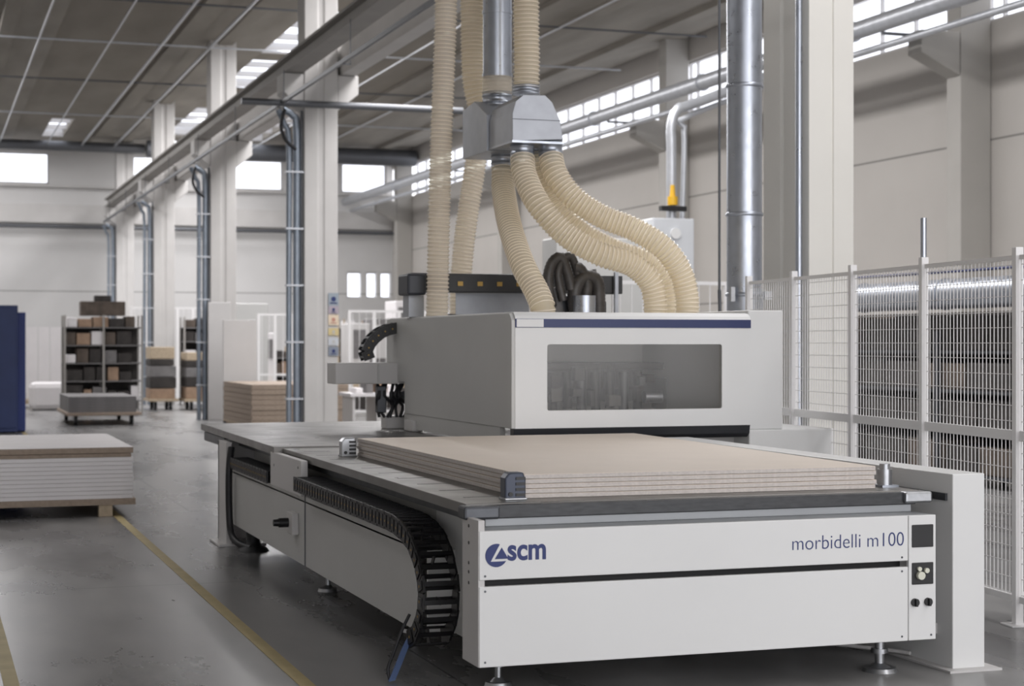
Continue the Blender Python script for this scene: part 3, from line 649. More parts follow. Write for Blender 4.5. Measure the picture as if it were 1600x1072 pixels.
# cross beam sticking out left of the cover
bx0 = XU(524, 15.6)
bt = PY(580, 567, 15.6).z; bb = PY(580, 600, 15.6).z
MB().box(bx0, gx1-0.1, 15.6, 15.95, bb, bt).build('beam', M['light'], t, bevel=0.008)
MB().box(bx0+0.4, bx0+0.42, 15.59, 15.6, bb, bt).build('joint', M['sidegrey'], t)
wr = MB(); rnd = random.Random(3)
for i in range(9):
    u0 = 592+i*6.5
    pts = [PY(u0+rnd.uniform(-4, 4), 600, 15.7), PY(u0+rnd.uniform(-9, 9), 618, 15.65), PY(u0+rnd.uniform(-9, 9), 634, 15.7), PY(u0+rnd.uniform(-4, 4), 652, 15.7)]
    wr.tube(spline(pts, 0.04), 0.016, 6)
wr.split('cable', M['cable'], t)
MB().box(XU(588, 15.7), XU(602, 15.7), 15.65, 15.75, PY(590, 645, 15.7).z, PY(590, 603, 15.7).z).box(XU(612, 15.7), XU(636, 15.7), 15.72, 15.8, PY(590, 632, 15.7).z, PY(590, 612, 15.7).z).split('valve_block', M['darksteel'], t, 0.01)
MB().box(XU(604, 15.7), XU(640, 15.7), 15.72, 15.9, 1.0, PY(590, 650, 15.7).z).build('support', M['light'], t)
# small energy chain arc left of the cover
pts = [PY(640, 512, 15.7), PY(615, 513, 15.7), PY(592, 521, 15.7), PY(574, 540, 15.7), PY(571, 553, 15.7), PY(578, 565, 15.7)]
chain(t, pts, 0, 0.14, 0.105, 0.075, M['black'], axis='y')

# ------------------------------------------------------------------ equipment on top of the cover
def Pb(u, v, y): return PY(u, v, y)
a = Pb(699, 457, 15.2); b = Pb(970, 431, 15.2)
MB().box(XU(640, 15.2), b.x, 15.15, 15.35, a.z, b.z).build('trough', M['black'], t, bevel=0.01)
pn = MB(); kx = XU(715, 15.15)
while kx < XU(830, 15.15): pn.box(kx, kx+0.05, 15.142, 15.15, a.z+0.06, a.z+0.10); kx += 0.19
pn.split('fitting', M['gold'], t)
e0 = Pb(635, 461, 15.0); e1 = Pb(664, 428, 15.0)
MB().box(e0.x, e1.x, 14.95, 15.3, e0.z, e1.z).build('end_block', mat('slate_plastic', (46, 50, 58), 0.45), t, bevel=0.02)
MB().box(e0.x+0.05, e1.x+0.02, 15.1, 15.3, zt, e0.z).box(XU(955, 15.2), XU(960, 15.2), 15.1, 15.14, zt, b.z+0.03).split('support', M['galvmatt'], t)
MB().box(XU(700, 15.3), XU(820, 15.3), 15.38, 15.45, zt, zt+0.035).build('lower_bar', M['black'], t)
MB().box(XU(715, 15.3), XU(830, 15.3), 15.36, 15.37, zt+0.03, a.z).build('back_sheet', M['galvmatt'], t)
c0 = Pb(913, 478, 14.0)
MB().cyl((c0.x, 14.0, zt), (c0.x, 14.0, Pb(913, 462, 14).z), 0.10, 20).build('collar', M['galv'], t)
def ribbed(pts, r, pitch=0.03, amp=0.09):
    path = resample(spline(pts, 0.008), pitch/2); return path, [r*(1+amp*(i % 2)) for i in range(len(path))]
for pts, r in (([(900, 490), (898, 455), (912, 432), (932, 440), (935, 470), (935, 490)], 0.06), ([(862, 480), (856, 440), (862, 412), (876, 402), (886, 425), (893, 455)], 0.045), ([(880, 470), (874, 445), (872, 425), (880, 405), (893, 402), (903, 430)], 0.035), ([(915, 465), (917, 440), (905, 420), (895, 418)], 0.05)):
    pa, rs = ribbed([Pb(u, v, 14.1) for u, v in pts], r)
    MB().tube(pa, rs, 14).build('ribbed_hose', M['ribrubber'], t)
MB().box(XU(868, 14.3), XU(895, 14.3), 14.2, 14.4, zt, Pb(880, 462, 14.3).z).box(XU(925, 14.3), XU(945, 14.3), 14.25, 14.4, zt, Pb(880, 470, 14.3).z).split('valve_body', M['darksteel'], t, 0.015)
MB().cyl((XU(870, 14.2), 14.2, zt), (XU(862, 14.2), 14.2, Pb(870, 450, 14.2).z), 0.07, 16).cyl((XU(940, 14.2), 14.2, zt), (XU(928, 14.2), 14.2, Pb(870, 420, 14.2).z), 0.02, 10).split('pipe_stub', M['greygoods'], t)

# ------------------------------------------------------------------ suction hoses
def hose(label, pts, wpx, m='hose', rings=True, pitch=0.036):
    P = [PY(*p) for p in pts]
    if pts[-1][1] == 489: P[-1].z = zt
    mid = P[len(P)//2]; d = mid.x*sn+mid.y*cs; r = wpx*d/FPX/2
    sp = spline(P, 0.012); path = resample(sp, pitch/4)
    rs = [r*(0.955+0.045*math.cos(2*math.pi*i/4)) for i in range(len(path))]
    t = thing('suction_hose', label, 'hose', P[-1], 'beige spiral suction hoses above the cover')
    MB().tube(path, rs, 28, cap=False).build('tube', M[m], t)
    # wire turns on the crests of the corrugation
    vs = []; fs = []; up = None; N = 24; q = 4; wr_ = 0.0046
    for i in range(4, len(path)-1, 4):
        p = path[i]; dd = (path[i+1]-path[i-1]).normalized()
        if up is None: up = Vector((0, 1, 0))
        e1 = (up-dd*up.dot(dd)).normalized(); up = e1; e2 = dd.cross(e1); b0 = len(vs)
        for k in range(N):
            a = 2*math.pi*k/N; o_ = e1*math.cos(a)+e2*math.sin(a)
            for j in range(q):
                g = 2*math.pi*j/q; vs.append(p+o_*(r*1.002+wr_*math.cos(g))+dd*(wr_*math.sin(g)))
        for k in range(N):
            for j in range(q): fs.append((b0+k*q+j, b0+k*q+(j+1) % q, b0+((k+1) % N)*q+(j+1) % q, b0+((k+1) % N)*q+j))
    MB().add(vs, fs, True).build('spiral_wire', M['wire'], t)
    return t, r
def collar(parent, u, v0, v1, y, wpx):
    a = PY(u, v0, y); b = PY(u, v1, y); d = a.x*sn+a.y*cs; r = wpx*d/FPX/2; zz = [a.z+(b.z-a.z)*k for k in (0, 0.08, 0.1, 0.3, 0.34, 0.38, 0.42, 0.7, 0.74, 0.78, 0.82, 0.97, 1)]
    k = [1.05, 1.05, 1, 1, 1.05, 1.05, 1, 1, 1.05, 1.05, 1, 1, 1.06]
    MB().tube([(a.x, y, z) for z in zz], [r*q for q in k], 24).build('collar', M['galv'], parent)
# manifold box
YMf = 13.7
t = MF = thing('suction_manifold', 'galvanised sheet metal manifold hood joining the suction hoses', 'duct manifold', (4.8, 14, 3.4))
fr_ = [(801, 220), (880, 218), (875, 188), (863, 160), (852, 149), (818, 148), (806, 158), (801, 176)]
fp = [PY(u, v, YMf) for u, v in fr_]
poly = [(p.x, p.z) for p in fp]
MB().prism(poly, 'y', YMf, YMf+0.62).build('hood', M['galvmatt'], t, bevel=0.004)
xl = fp[0].x; zl = fp[0].z
MB().prism([(YMf+0.64, zl-0.02), (YMf+1.35, zl-0.02), (YMf+1.35, zl+0.42), (YMf+1.0, zl+0.46), (YMf+0.64, zl+0.30)], 'x', xl-0.02, xl+0.45).build('hood', M['galvmatt'], t, bevel=0.004, label='rear part of the sheet metal hood')
MB().box(xl-0.006, fp[1].x+0.006, YMf-0.004, YMf+0.62, fp[0].z-0.012, fp[0].z+0.006).build('flange', M['galv'], t)
MB().box(xl-0.003, fp[1].x-0.01, YMf-0.003, YMf, PY(820, 187, YMf).z, PY(820, 187, YMf).z+0.006).build('seam', M['darksteel'], t)
collar(t, 816, 220, 246, YMf+0.2, 37); collar(t, 860, 219, 245, YMf+0.2, 37); collar(t, 786, 237, 262, YMf+0.9, 37); collar(t, 838, 222, 246, YMf+0.5, 36)
collar(t, 822, 148, 134, YMf+0.3, 42); collar(t, 777, 170, 145, YMf+1.0, 46)
hose('beige suction hose curving down at the left below the manifold', [(786, 258, 14.6), (787, 300, 14.5), (797, 355, 14.1), (816, 412, 13.7), (838, 455, 13.5), (848, 480, 13.4), (849, 489, 13.4)], 38)
hose('beige suction hose sweeping right in front, lowest of the two crossing hoses', [(816, 242, 13.9), (820, 275, 13.8), (843, 322, 13.6), (885, 368, 13.5), (935, 396, 13.4), (985, 412, 13.4), (1014, 438, 13.4), (1023, 468, 13.4), (1024, 489, 13.4)], 38)
hose('beige suction hose partly hidden behind the lower crossing hose', [(838, 242, 14.2), (842, 275, 14.1), (868, 325, 14.0), (910, 365, 13.9), (960, 392, 13.9), (1010, 410, 13.9), (1038, 436, 13.9), (1047, 468, 13.9), (1048, 489, 13.9)], 36)
hose('beige suction hose sweeping farthest right to the end of the cover', [(860, 242, 13.9), (868, 272, 13.8), (895, 308, 13.7), (940, 338, 13.6), (990, 358, 13.5), (1035, 386, 13.4), (1062, 422, 13.4), (1073, 460, 13.4), (1074, 489, 13.4)], 38)
hose('tall straight beige suction hose rising at the left of the bundle', [(697, -80, 14.8), (696, 40, 14.8), (690, 200, 14.8), (686, 340, 14.8), (684, 440, 14.8), (683, 489, 14.8)], 35, 'hosepale')
hose('beige suction hose hanging left of the metal duct down to the manifold side', [(737, -80, 15.2), (738, 60, 15.2), (741, 130, 15.2), (752, 178, 15.2)], 37)
hose('pale suction hose dropping behind the trough between tall hose and bundle', [(740, 170, 15.9), (746, 215, 15.9), (742, 262, 15.9), (733, 320, 15.9), (725, 380, 15.9), (720, 440, 15.9), (719, 489, 15.9)], 34, 'hosepale')
hose('vertical beige suction hose right of the metal duct entering the manifold', [(822, -80, 14.0), (822, 30, 14.0), (823, 90, 14.0), (822, 140, 14.0)], 41)
t = thing('vertical_duct', 'shiny galvanised duct dropping from the ceiling into the manifold', 'duct', (XU(777, 14.7), 14.7, 3.7))
xx = XU(777, 14.7); r_ = 45*(xx*sn+14.7*cs)/FPX/2
zz = PY(777, 118, 14.7).z
MB().cyl((xx, 14.7, zz), (xx, 14.7, ZC), r_, 30).build('tube', M['galv'], t)
pa = resample([Vector((xx, 14.7, zz)), Vector((xx, 14.7, PY(777, 150, 14.7).z))], 0.009)
MB().tube(pa, [r_*(1.0+0.05*(0.5-0.5*math.cos(2*math.pi*i/4))) for i in range(len(pa))], 28).build('flexible_sleeve', M['hosepale'], t)
for v in (20, 118): MB().cyl((xx, 14.7, PY(777, v, 14.7).z-0.015), (xx, 14.7, PY(777, v, 14.7).z+0.015), r_*1.05, 30).build('joint_ring', M['galv'], t)

# ================================================================== safety fence on the right
def fy(u):   # intersection of fence line with the view direction u
    a, b, k = ray(u, 536); q = a/b
    y = (6.6-0.109*9.4)/(q-0.109); return (6.6+0.109*(y-9.4), y)
fd = Vector((0.109, 1, 0)).normalized(); fn = Vector((1, -0.109, 0)).normalized()
PT = 2.41
posts = [(6.37, 7.3), fy(1590), fy(1443), fy(1332), fy(1240), fy(1170)]
nmp = ['post out of frame', 'nearest white fence post at the right picture edge', 'white fence post topped by a galvanised pipe', 'white fence post in front of the large column', 'white fence post just right of the gantry pillar', 'white fence post behind the gantry pillar']
t = thing('safety_fence', 'white wire mesh safety fence running behind the machine on the right', 'fence', (6.8, 10.5, 0))
for i, (x, y) in enumerate(posts):
    w = 0.027
    p = MB(); p.obox((x, y, PT/2), fn*w, fd*w, (0, 0, PT/2)); p.obox((x, y, 0.006), fn*0.08, fd*0.08, (0, 0, 0.006))
    q = p.build('post', M['fence'], t, bevel=0.003)
    if i == 2: MB().cyl((x, y, PT), (x, y, PT+0.28), 0.022, 12).build('pipe_stub', M['galv'], q)
for (xa, ya), (xb, yb) in zip(posts, posts[1:]):
    A = Vector((xa, ya, 0))+fd*0.05; Bv = Vector((xb, yb, 0))-fd*0.05; L = (Bv-A).length; c = (A+Bv)/2
    fr = MB()
    for z, hh in ((1.21, 0.032), (0.17, 0.02), (2.345, 0.014)): fr.obox(c+Vector((0, 0, z)), fn*0.015, fd*L/2, (0, 0, hh))
    fr.split('rail', M['fence'], t)
    ms = MB(); n = max(2, int(L/0.05))
    for i in range(n+1):
        q = A+(Bv-A)*(i/n); ms.obox(q+Vector((0, 0, 1.25)), fn*0.0025, fd*0.0025, (0, 0, 1.09))
    for j in range(22):
        z = 0.2+j*0.1
        ms.obox(c+Vector((0, 0, z)), fn*0.0022, fd*L/2, (0, 0, 0.0022))
    ms.build('wire_mesh', M['fence'], t)
tag(MB().obox((6.58+0.12, 9.0, 0.09), fn*0.05, fd*0.6, (0, 0, 0.09)).build('floor_skirting', M['fence'], bevel=0.01), 'low white kerb box at the foot of the near fence post', 'kerb')

# ------------------------------------------------------------------ behind the fence: racks of dark goods and a horizontal duct
def rack(name, lab, x0, x1, y0, y1, levels, mframe, nb=1, cat='shelf', group=None):
    t = thing(name, lab, cat, ((x0+x1)/2, (y0+y1)/2, 0), group)
    for k in range(nb+1):
        for x in (x0, x1):
            y = y0+(y1-y0)*k/nb if abs(y1-y0) > abs(x1-x0) else (y0 if x == x0 else y1)
            MB().box(x-0.03, x+0.03, y-0.03, y+0.03, 0, levels[-1]+0.25).build('upright', mframe, t)
    if not abs(y1-y0) > abs(x1-x0):
        for x, y in ((x0, y1), (x1, y0)): MB().box(x-0.03, x+0.03, y-0.03, y+0.03, 0, levels[-1]+0.25).build('upright', mframe, t)
    for z in levels: MB().box(x0, x1, y0, y1, z-0.035, z).build('shelf', mframe, t)
    return t
rl = [0.15, 0.7, 1.2, 1.7]
rack('storage_rack', 'long dark storage rack behind the white safety fence', 12.4, 13.4, 15.2, 23.5, rl, M['darksteel'], 4)
MB().box(13.42, 13.44, 15.2, 23.5, 0.1, 2.22).build('back_panel', M['dark'], bpy.data.objects['storage_rack'])
rnd = random.Random(11)
for li, z in enumerate(rl):
    y = 15.3; kk = 0
    while y < 23.2:
        w = rnd.uniform(0.6, 1.1); h_ = rnd.uniform(0.34, 0.44)+(0.08 if li == 3 else 0); w = min(w, 23.4-y)
        mm = rnd.choice(['dark', 'dark', 'dark', 'brownwrap', 'dark', 'dark'])
        if w > 0.3: tag(MB().box(12.45, 13.3, y, y+w-0.05, z, z+h_).build('goods_bundle', M[mm], bevel=0.02), '%s bundle, %s shelf of the rack behind the safety fence, %s from near end' % ({'dark': 'black', 'brownwrap': 'brown', 'greygoods': 'grey'}[mm], ['bottom', 'second', 'third', 'top'][li], ORD[kk]), 'bundle', 'goods on the rack behind the fence')
        y += w; kk += 1
t = thing('horizontal_duct', 'horizontal shiny galvanised duct above the rack behind the fence', 'duct', (12.0, 18, 2.3))
MB().cyl((12.3, 12.0, 2.42), (12.3, 24, 2.42), 0.19, 24).build('tube', M['galv'], t)
fl = MB()
for y in (13, 15, 17, 19, 21, 23): fl.cyl((12.3, y-0.02, 2.42), (12.3, y+0.02, 2.42), 0.205, 24)
fl.split('joint_ring', M['galv'], t)
sl = MB()
for y in (13.5, 16.5, 19.5, 22.5): sl.box(12.27, 12.33, y, y+0.05, 1.98, 2.24)
for y in (13.5,): sl.box(12.27, 12.33, y, y+0.05, 0, 2.24)
sl.split('bracket', M['darksteel'], t)
tag(MB().cyl((13.6, 13, 2.8), (13.6, 26, 2.8), 0.02, 8).build('guard_wire', M['navy']), 'thin dark blue line along the top of the duct behind the fence', 'cable')
# pallets of panels low behind the fence
t = thing('crate', 'large dark crate on the floor behind the nearest fence post', 'crate', (10.4, 12.8, 0))
MB().box(9.9, 10.9, 11.8, 13.8, 0.12, 0.75).build('body', M['brownwrap'], t, bevel=0.02)
MB().box(9.9, 10.9, 11.9, 12.0, 0, 0.12).box(9.9, 10.9, 13.6, 13.7, 0, 0.12).split('runner', M['timber'], t)

# ------------------------------------------------------------------ filter cabinet with pipe behind the hoses
y = 26.0; fx0 = XU(1020, y); fx1 = XU(1085, y); ztf = PY(1050, 341, y).z
t = thing('filter_cabinet', 'tall pale grey filter cabinet with a metal pipe on top, behind the right hose', 'cabinet', ((fx0+fx1)/2, y+0.5, 0))
MB().box(fx0, fx1, y, y+0.9, 0.0, ztf).build('body', mat('cabinet_paint', (205, 208, 212), 0.35, 0.1, noise=0.03, nscale=3), t, bevel=0.02)
MB().box(fx0-1.6, fx0-0.003, y+0.2, y+0.9, 2.0, PY(1000, 372, y).z).build('side_box', M['sidegrey'], t, bevel=0.02)
MB().box(fx0-1.5, fx0-1.4, y+0.3, y+0.8, 0, 2.0).build('support', M['light'], t)
MB().tube(spline([(fx0+0.42, y+0.2, ztf), (fx0+0.42, y+0.2, 5.0), (fx0+0.42, y+0.2, 5.4), (fx0+0.55, y+0.2, 5.68), (fx0+0.95, y+0.2, 5.82), (15.0, y+0.2, 6.9)], 0.15), 0.085, 14).build('pipe', M['pipe'], t)
MB().tube(spline([(fx0+0.66, y+0.3, ztf-0.1), (fx0+0.70, y+0.3, 5.0), (fx0+0.70, y+0.3, 5.4), (fx0+0.82, y+0.3, 5.6), (15, y+0.3, 6.7)], 0.15), 0.045, 12).build('pipe', M['pipe'], t)
MB().cyl((fx0+0.38, y+0.06, ztf+0.35), (fx0+0.38, y+0.06, ztf+0.55), 0.05, 12, 0.035).cyl((fx0+0.38, y+0.06, ztf+0.22), (fx0+0.38, y+0.06, ztf+0.36), 0.09, 8).build('valve', M['yellow'], t)
MB().box(fx0+0.15, fx0+0.6, y-0.02, y+0.1, ztf+0.12, ztf+0.2).build('clamp', M['black'], t)
MB().cyl((fx0+0.4, y-0.03, ztf-0.25), (fx0+0.4, y+0.001, ztf-0.25), 0.09, 16).build('gauge', M['white'], t)

# ------------------------------------------------------------------ white board pallet on the left
bx1 = 2.08; bxl = -0.72; by0, by1 = 18.3, 21.1
t = thing('pallet', 'timber pallet board on blocks carrying the white boards', 'pallet', (0.7, 19.7, 0))
MB().box(bxl, bx1+0.015, by0-0.01, by1, 0.12, 0.185).build('deck', M['brownboard'], t, bevel=0.004)
for x in (1.72, 0.5, -0.62):
    for yy in (by0, by1-0.2): MB().box(x, x+0.14, yy, yy+0.14, 0, 0.12).build('block', M['timber'], t, bevel=0.005)
z = 0.186; nn = 10
for i in range(nn):
    hh = 0.043; dx_ = rnd.uniform(-0.006, 0.006)
    o = tag(MB().box(bxl+dx_, bx1-0.01+dx_, by0, by1-0.05, z, z+hh-0.002).build('white_board', M['whiteboard'], bevel=0.003), 'white board in the pallet stack at the left, layer %s' % ['directly on the pallet deck', 'second from the deck', 'third from the deck', 'fourth from the deck', 'fifth from the deck', 'fifth below the brown boards', 'fourth below the brown boards', 'third below the brown boards', 'second below the brown boards', 'directly below the brown boards'][i], 'board', 'white boards stacked on the pallet')
    z += hh
tag(MB().box(bxl, bx1-0.03, by0+0.01, by1-0.05, z, z+0.038).build('chipboard_sheet', M['brownboard'], bevel=0.003), 'brown chipboard sheet just under the white topped sheet at the left', 'board', 'brown edged sheets on the white boards')
z += 0.042
t = thing('chipboard_sheet', 'white topped sheet with brown edge lying topmost on the left pallet', 'board', (0.7, 19.7, z), 'brown edged sheets on the white boards')
MB().box(bxl, bx1-0.01, by0, by1-0.02, z, z+0.058).build('core', M['brownboard'], t, bevel=0.003)
MB().box(bxl+0.001, bx1-0.011, by0+0.001, by1-0.021, z+0.058, z+0.062).build('face', M['whiteboard'], t)

# ------------------------------------------------------------------ blue cabinets
ya = 35.8
xa = XU(28, ya); xb = XU(40, ya+0.3)
t = thing('blue_cabinet', 'tall dark blue cabinet at the left picture edge', 'cabinet', (1.2, 36.4, 0))
MB().box(xa-1.6, xa, ya, ya+1.4, 0.03, PY(10, 477, ya).z).build('body', M['blue'], t, bevel=0.01)
MB().box(xa-0.9, xa-0.04, ya-0.02, ya, 0.1, PY(10, 482, ya).z).build('door', M['blue'], t, bevel=0.006)
MB().box(xa-1.55, xa-0.05, ya+0.05, ya+1.3, 0, 0.03).build('plinth', M['rubber'], t)
t = thing('blue_cabinet', 'slightly lower bright blue cabinet right beside the tall blue one', 'cabinet', (xb, 36.6, 0))
MB().box(xa+0.01, xb, ya+0.3, ya+1.5, 0.03, PY(35, 488, ya+0.3).z).build('body', mat('bright_blue_panel', (42, 60, 126), 0.5), t, bevel=0.01)
MB().box(xa+0.02, xb-0.01, ya+0.35, ya+1.4, 0, 0.03).build('plinth', M['rubber'], t)

# ------------------------------------------------------------------ dollies
def dolly(lab, x0, x1, y0, y1, deckz, mdeck, group=None, load=None, wr=0.1):
    t = thing('transport_dolly', lab, 'dolly', ((x0+x1)/2, (y0+y1)/2, 0), group)
    MB().box(x0, x1, y0, y1, deckz-0.07, deckz).build('deck', mdeck, t, bevel=0.01)
    for x in (x0+0.2, x1-0.2):
        for y in (y0+0.2, y1-0.2):
            c = MB().box(x-0.04, x+0.04, y-0.05, y+0.05, wr, deckz-0.07).build('caster_fork', M['darksteel'], t)
            MB().cyl((x-0.035, y, wr), (x+0.035, y, wr), wr, 16).build('caster', M['rubber'], c)
    return t
dolly('low dark dolly carrying grey sheets in the middle of the left aisle', 2.95, 4.55, 38.6, 41.6, 0.28, M['brownboard'], wr=0.12)
z = 0.282
for i in range(6):
    tag(MB().box(3.0, 4.45, 38.7, 41.4, z, z+0.055).build('grey_sheet', M['greygoods'], bevel=0.005), 'grey sheet on the low dolly in the left aisle, %s from the bottom' % ORD[i], 'sheet', 'grey sheets on the low dolly'); z += 0.058
for i, (x0, x1, yy) in enumerate(((5.7, 6.5, 46.8), (6.6, 7.6, 46.4), (5.2, 5.9, 53))):
    dolly(['timber dolly with casters in front of the third column', 'timber dolly with casters right of the third column', 'small timber dolly with casters in the far aisle'][i], x0, x1, yy, yy+1.2, 0.3, M['timber'], 'timber dollies in the far aisle')
def goods(lab, cat, grp, x0, x1, y0, y1, z0, z1, m, name='box', bev=0.015):
    return tag(MB().box(x0, x1, y0, y1, z0, z1).build(name, M[m], bevel=bev), lab, cat, grp)
rnd = random.Random(5)
for i in range(2):
    x0, x1, yy = ((5.75, 6.45, 46.9), (6.65, 7.5, 46.5))[i]
    z = 0.302
    for k in range(5):
        h_ = rnd.uniform(0.18, 0.34); w = rnd.uniform(0.8, 1.0)*(x1-x0)
        goods('%s load %s on the timber dolly %s the third column' % (['brown', 'dark', 'grey', 'dark', 'timber'][k], ['at the bottom', 'above the brown one', 'in the middle', 'just under the top', 'on top'][k], ['in front of', 'right of'][i]), 'load', 'loads on the timber dollies', x0, x0+w, yy, yy+1.0, z, z+h_-0.01, ['card', 'dark', 'greygoods', 'dark', 'timber'][k], 'dolly_load'); z += h_
# open shelving with goods
def shelving(lab, x0, x1, y0, lv, seed, grp, mf='beam', top=0.3):
    t = thing('shelving_unit', lab, 'shelf', ((x0+x1)/2, y0+0.4, 0), 'open shelving units')
    for x in (x0, (x0+x1)/2, x1):
        for y in (y0, y0+0.8): MB().box(x-0.025, x+0.025, y-0.025, y+0.025, 0, lv[-1]+top).build('upright', M[mf], t)
    for z in lv: MB().box(x0, x1, y0, y0+0.8, z-0.03, z).build('shelf', M['greygoods'], t)
    MB().box(x0, x1, y0+0.8, y0+0.82, 0.1, lv[-1]).build('back_panel', M['dark'], t)
    r = random.Random(seed)
    for li, z in enumerate(lv):
        kk = 0; x = x0+0.06; hmax = (lv[li+1]-z-0.09) if li+1 < len(lv) else 0.28
        while x < x1-0.25:
            w = r.uniform(0.2, 0.42); w = min(w, x1-0.05-x); hh = r.uniform(0.5, 1)*hmax; mm = r.choice(['dark', 'card', 'greygoods', 'dark', 'whiteboard', 'brownwrap'])
            goods({'dark': 'black', 'card': 'cardboard', 'greygoods': 'grey', 'whiteboard': 'white', 'brownwrap': 'dark brown'}[mm]+' box, '+grp+', %s shelf up, %s from left' % (ORD[li], ORD[kk]), 'box', 'boxes on the '+grp, x, x+w-0.03, y0+0.05, y0+0.7, z, z+hh, mm, 'storage_box'); x += w; kk += 1
    return t
shelving('tall open shelving unit full of dark goods behind the grey sheet dolly', 3.35, 5.25, 44.5, [0.35, 0.85, 1.3, 1.75, 2.2], 2, 'tall left shelving')
goods('reddish brown carton standing topmost on the tall left shelving', 'box', None, 3.75, 4.85, 44.6, 45.1, 2.49, 2.85, 'brownwrap', 'carton')
goods('small dark case on the reddish carton above the left shelving', 'box', None, 4.1, 4.5, 44.65, 45.0, 2.85, 3.0, 'dark', 'case')
shelving('open shelving unit right of the third column', 7.1, 8.9, 50, [0.35, 0.9, 1.4, 1.85, 2.25], 4, 'shelving by the third column')
shelving('open shelving unit between the second column and the white board', 8.6, 10.6, 47, [0.35, 0.9, 1.4], 9, 'shelving behind the brown panel stack', 'timber')
shelving('far open shelving unit seen left of the machining cover', 13.2, 15.6, 56, [0.35, 0.9, 1.4, 1.9, 2.3], 13, 'far shelving left of the cover', 'timber')
# curtain wall / white sheets at left
t = thing('sheet_rack', 'upright pale sheets leaning in a rack beside the blue cabinet', 'rack', (3.0, 50, 0))
for i in range(6): MB().box(2.1+i*0.32, 2.38+i*0.32, 50, 50.05+0.02*i, 0.25, 2.25).build('sheet', M['whiteboard'], t)
MB().box(2.0, 4.1, 49.8, 50.5, 0.1, 0.22).box(2.0, 2.06, 50.2, 50.3, 0.22, 2.3).box(4.04, 4.1, 50.2, 50.3, 0.22, 2.3).build('frame', M['timber'], t)
MB().box(2.2, 2.3, 49.9, 50.4, 0, 0.1).box(3.8, 3.9, 49.9, 50.4, 0, 0.1).split('skid', M['timber'], t)
goods('pale covered pile on the floor below the upright sheets', 'pile', None, 2.7, 3.7, 47.6, 48.6, 0, 0.75, 'whiteboard', 'covered_pile', 0.15)
goods('brown post like stack of boards between blue cabinet and pale sheets', 'stack', None, 2.05, 2.3, 45, 45.6, 0, 2.0, 'card', 'board_stack')
# brown panel stack
t0 = 0.0
nb = 8; ys0, ys1 = 34.8, 38.3; zz = 0.12
t = thing('pallet', 'low timber pallet under the brown panel stack', 'pallet', (7.2, 36.5, 0))
MB().box(6.29, 8.3, ys0, ys1, 0.08, 0.12).build('deck', M['timber'], t)
for x in (6.35, 7.2, 8.1): MB().box(x, x+0.12, ys0+0.05, ys1-0.05, 0, 0.08).build('runner', M['timber'], t)
for i in range(nb):
    hh = 0.105
    nm = ['lowest', 'second', 'third', 'fourth', 'fifth', 'sixth', 'seventh', 'topmost'][i]
    tag(MB().box(6.29+0.01*(i % 2), 8.3, ys0+0.008*(i % 3), ys1, zz, zz+hh-0.006).build('panel_bundle', M['brownboard'], bevel=0.004), 'brown panel bundle in the stack behind the machine table, %s from below' % nm if i < 7 else 'topmost brown panel bundle of the stack behind the machine table', 'board', 'brown panel bundles behind the table'); zz += hh
# white upright board and white frame
wb = thing('white_screen', 'tall plain white board standing behind the brown panel stack', 'board', (6.7, 38.8, 0))
MB().box(XU(349, 38.8), XU(401, 38.8), 38.8, 38.88, 0.06, PY(370, 500, 38.8).z).build('board', M['light'], wb, bevel=0.005)
MB().box(XU(352, 38.8), XU(356, 38.8), 38.6, 39.1, 0, 0.06).box(XU(394, 38.8), XU(398, 38.8), 38.6, 39.1, 0, 0.06).split('foot', M['rubber'], wb)
goods('grey box cabinet seen above the tall white board', 'cabinet', None, XU(362, 44), XU(419, 44), 44, 45, 0, PY(370, 474, 44).z, 'sidegrey', 'machine_cabinet')
goods('white slab standing against the second column', 'board', None, XU(325, 40.3), XU(360, 40.3), 40.25, 40.35, 0, PY(340, 472, 40.3).z, 'light', 'upright_slab')
# white fences in the background
def bgfence(lab, x0, x1, y, zt_, n):
    t = thing('mesh_fence', lab, 'fence', ((x0+x1)/2, y, 0), 'background mesh fences')
    for i in range(n+1):
        x = x0+(x1-x0)*i/n; MB().box(x-0.035, x+0.035, y-0.03, y+0.03, 0, zt_).build('post', M['fence'], t)
    MB().box(x0, x1, y-0.015, y+0.015, zt_-0.05, zt_).box(x0, x1, y-0.015, y+0.015, 1.0, 1.05).box(x0, x1, y-0.015, y+0.015, 0.15, 0.2).split('rail', M['fence'], t)
    w = MB(); k = int((x1-x0)/0.16)
    for i in range(k): w.box(x0+(i+0.5)*(x1-x0)/k-0.006, x0+(i+0.5)*(x1-x0)/k+0.006, y-0.006, y+0.006, 0.2, zt_-0.05)
    w.build('wire_mesh', M['fence'], t)
bgfence('white mesh fence right of the tall white board', XU(404, 42), XU(480, 42), 42, PY(430, 490, 42).z, 3)
bgfence('white mesh fence seen left of the machining cover', XU(546, 40), XU(700, 40), 40, PY(600, 485, 40).z, 4)
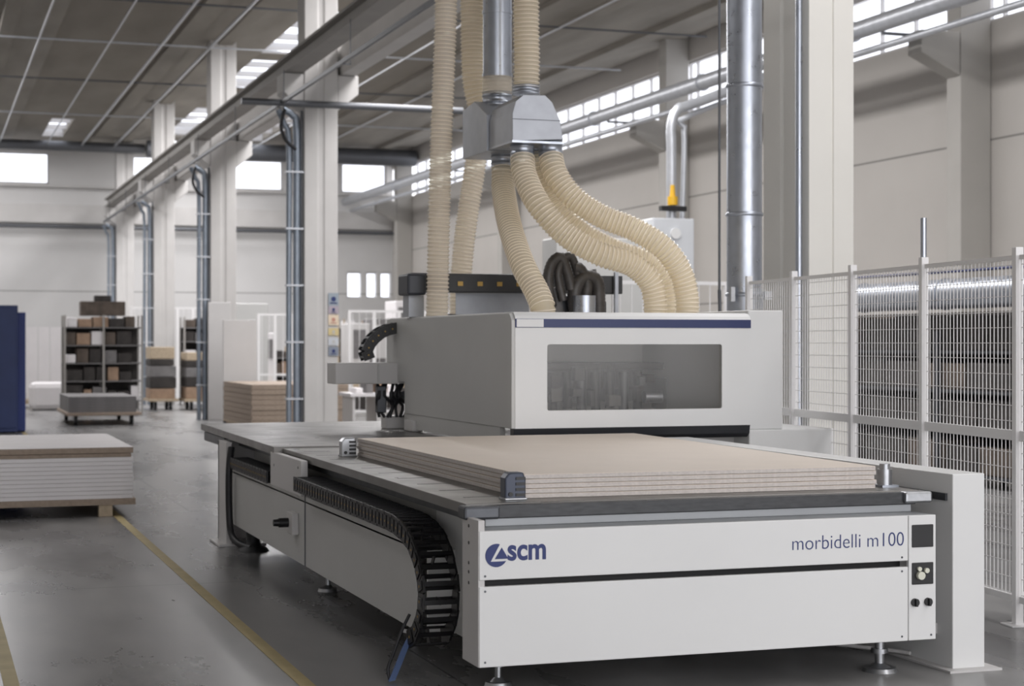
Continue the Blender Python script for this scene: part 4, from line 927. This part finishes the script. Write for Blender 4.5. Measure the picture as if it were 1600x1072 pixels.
bgfence('white mesh fence between third and second column', XU(205, 55), XU(325, 55), 55, PY(260, 480, 55).z, 5)
bgfence('white mesh fence behind the hose ends right of the cover', XU(960, 22), XU(1135, 22), 22, PY(1100, 440, 22).z, 3)
# pale machines in the background left of cover
for u0, u1, v0, y, lab, m in ((548, 578, 505, 46, 'pale machine block behind the mesh fence, left', 'light'), (583, 612, 498, 47, 'grey machine block behind the mesh fence, middle', 'greygoods'), (618, 640, 470, 48, 'tall white machine block behind the mesh fence, right', 'whiteboard'), (410, 432, 520, 45, 'cream machine block behind the brown stack', 'whiteboard')):
    t = thing('background_machine', lab, 'machine', (XU((u0+u1)/2, y), y+0.5, 0), 'pale machines in the background')
    MB().box(XU(u0, y), XU(u1, y), y, y+1.2, 0, PY(u0, v0, y).z).build('body', M[m], t, bevel=0.03)
    MB().box(XU(u0+4, y), XU(u1-6, y), y-0.03, y, PY(u0, 560, y).z, PY(u0, v0+10, y).z).build('door', M['greygoods' if m != 'greygoods' else 'light'], t)
    MB().box(XU(u0+3, y), XU(u1-3, y), y-0.5, y, 0.5, 0.75).build('worktop', M['timber'], t)
    MB().box(XU(u0+5, y), XU(u1-5, y), y-0.4, y, 0, 0.5).build('plinth', M['dark'], t)
# cluttered workbench left of the cover
t = thing('workbench', 'cluttered pale workbench seen below the grey beam left of the cover', 'workbench', (9.5, 33, 0))
MB().box(XU(548, 32), XU(636, 32), 32, 33, 0.78, 0.84).build('top', M['whiteboard'], t)
for u in (552, 590, 630): MB().box(XU(u, 32), XU(u+4, 32), 32.05, 32.9, 0, 0.78).build('leg', M['light'], t)
for i, u in enumerate((556, 572, 590, 606, 622)):
    goods(['white', 'grey', 'brown', 'white', 'dark'][i]+' item on the cluttered workbench left of the cover, %s from left' % ORD[i], 'item', 'items on the workbench', XU(u, 32.2), XU(u+11, 32.2), 32.2, 32.7, 0.84, 0.84+0.1+0.05*((i*7) % 4), ['whiteboard', 'greygoods', 'card', 'whiteboard', 'dark'][i], 'bench_item')
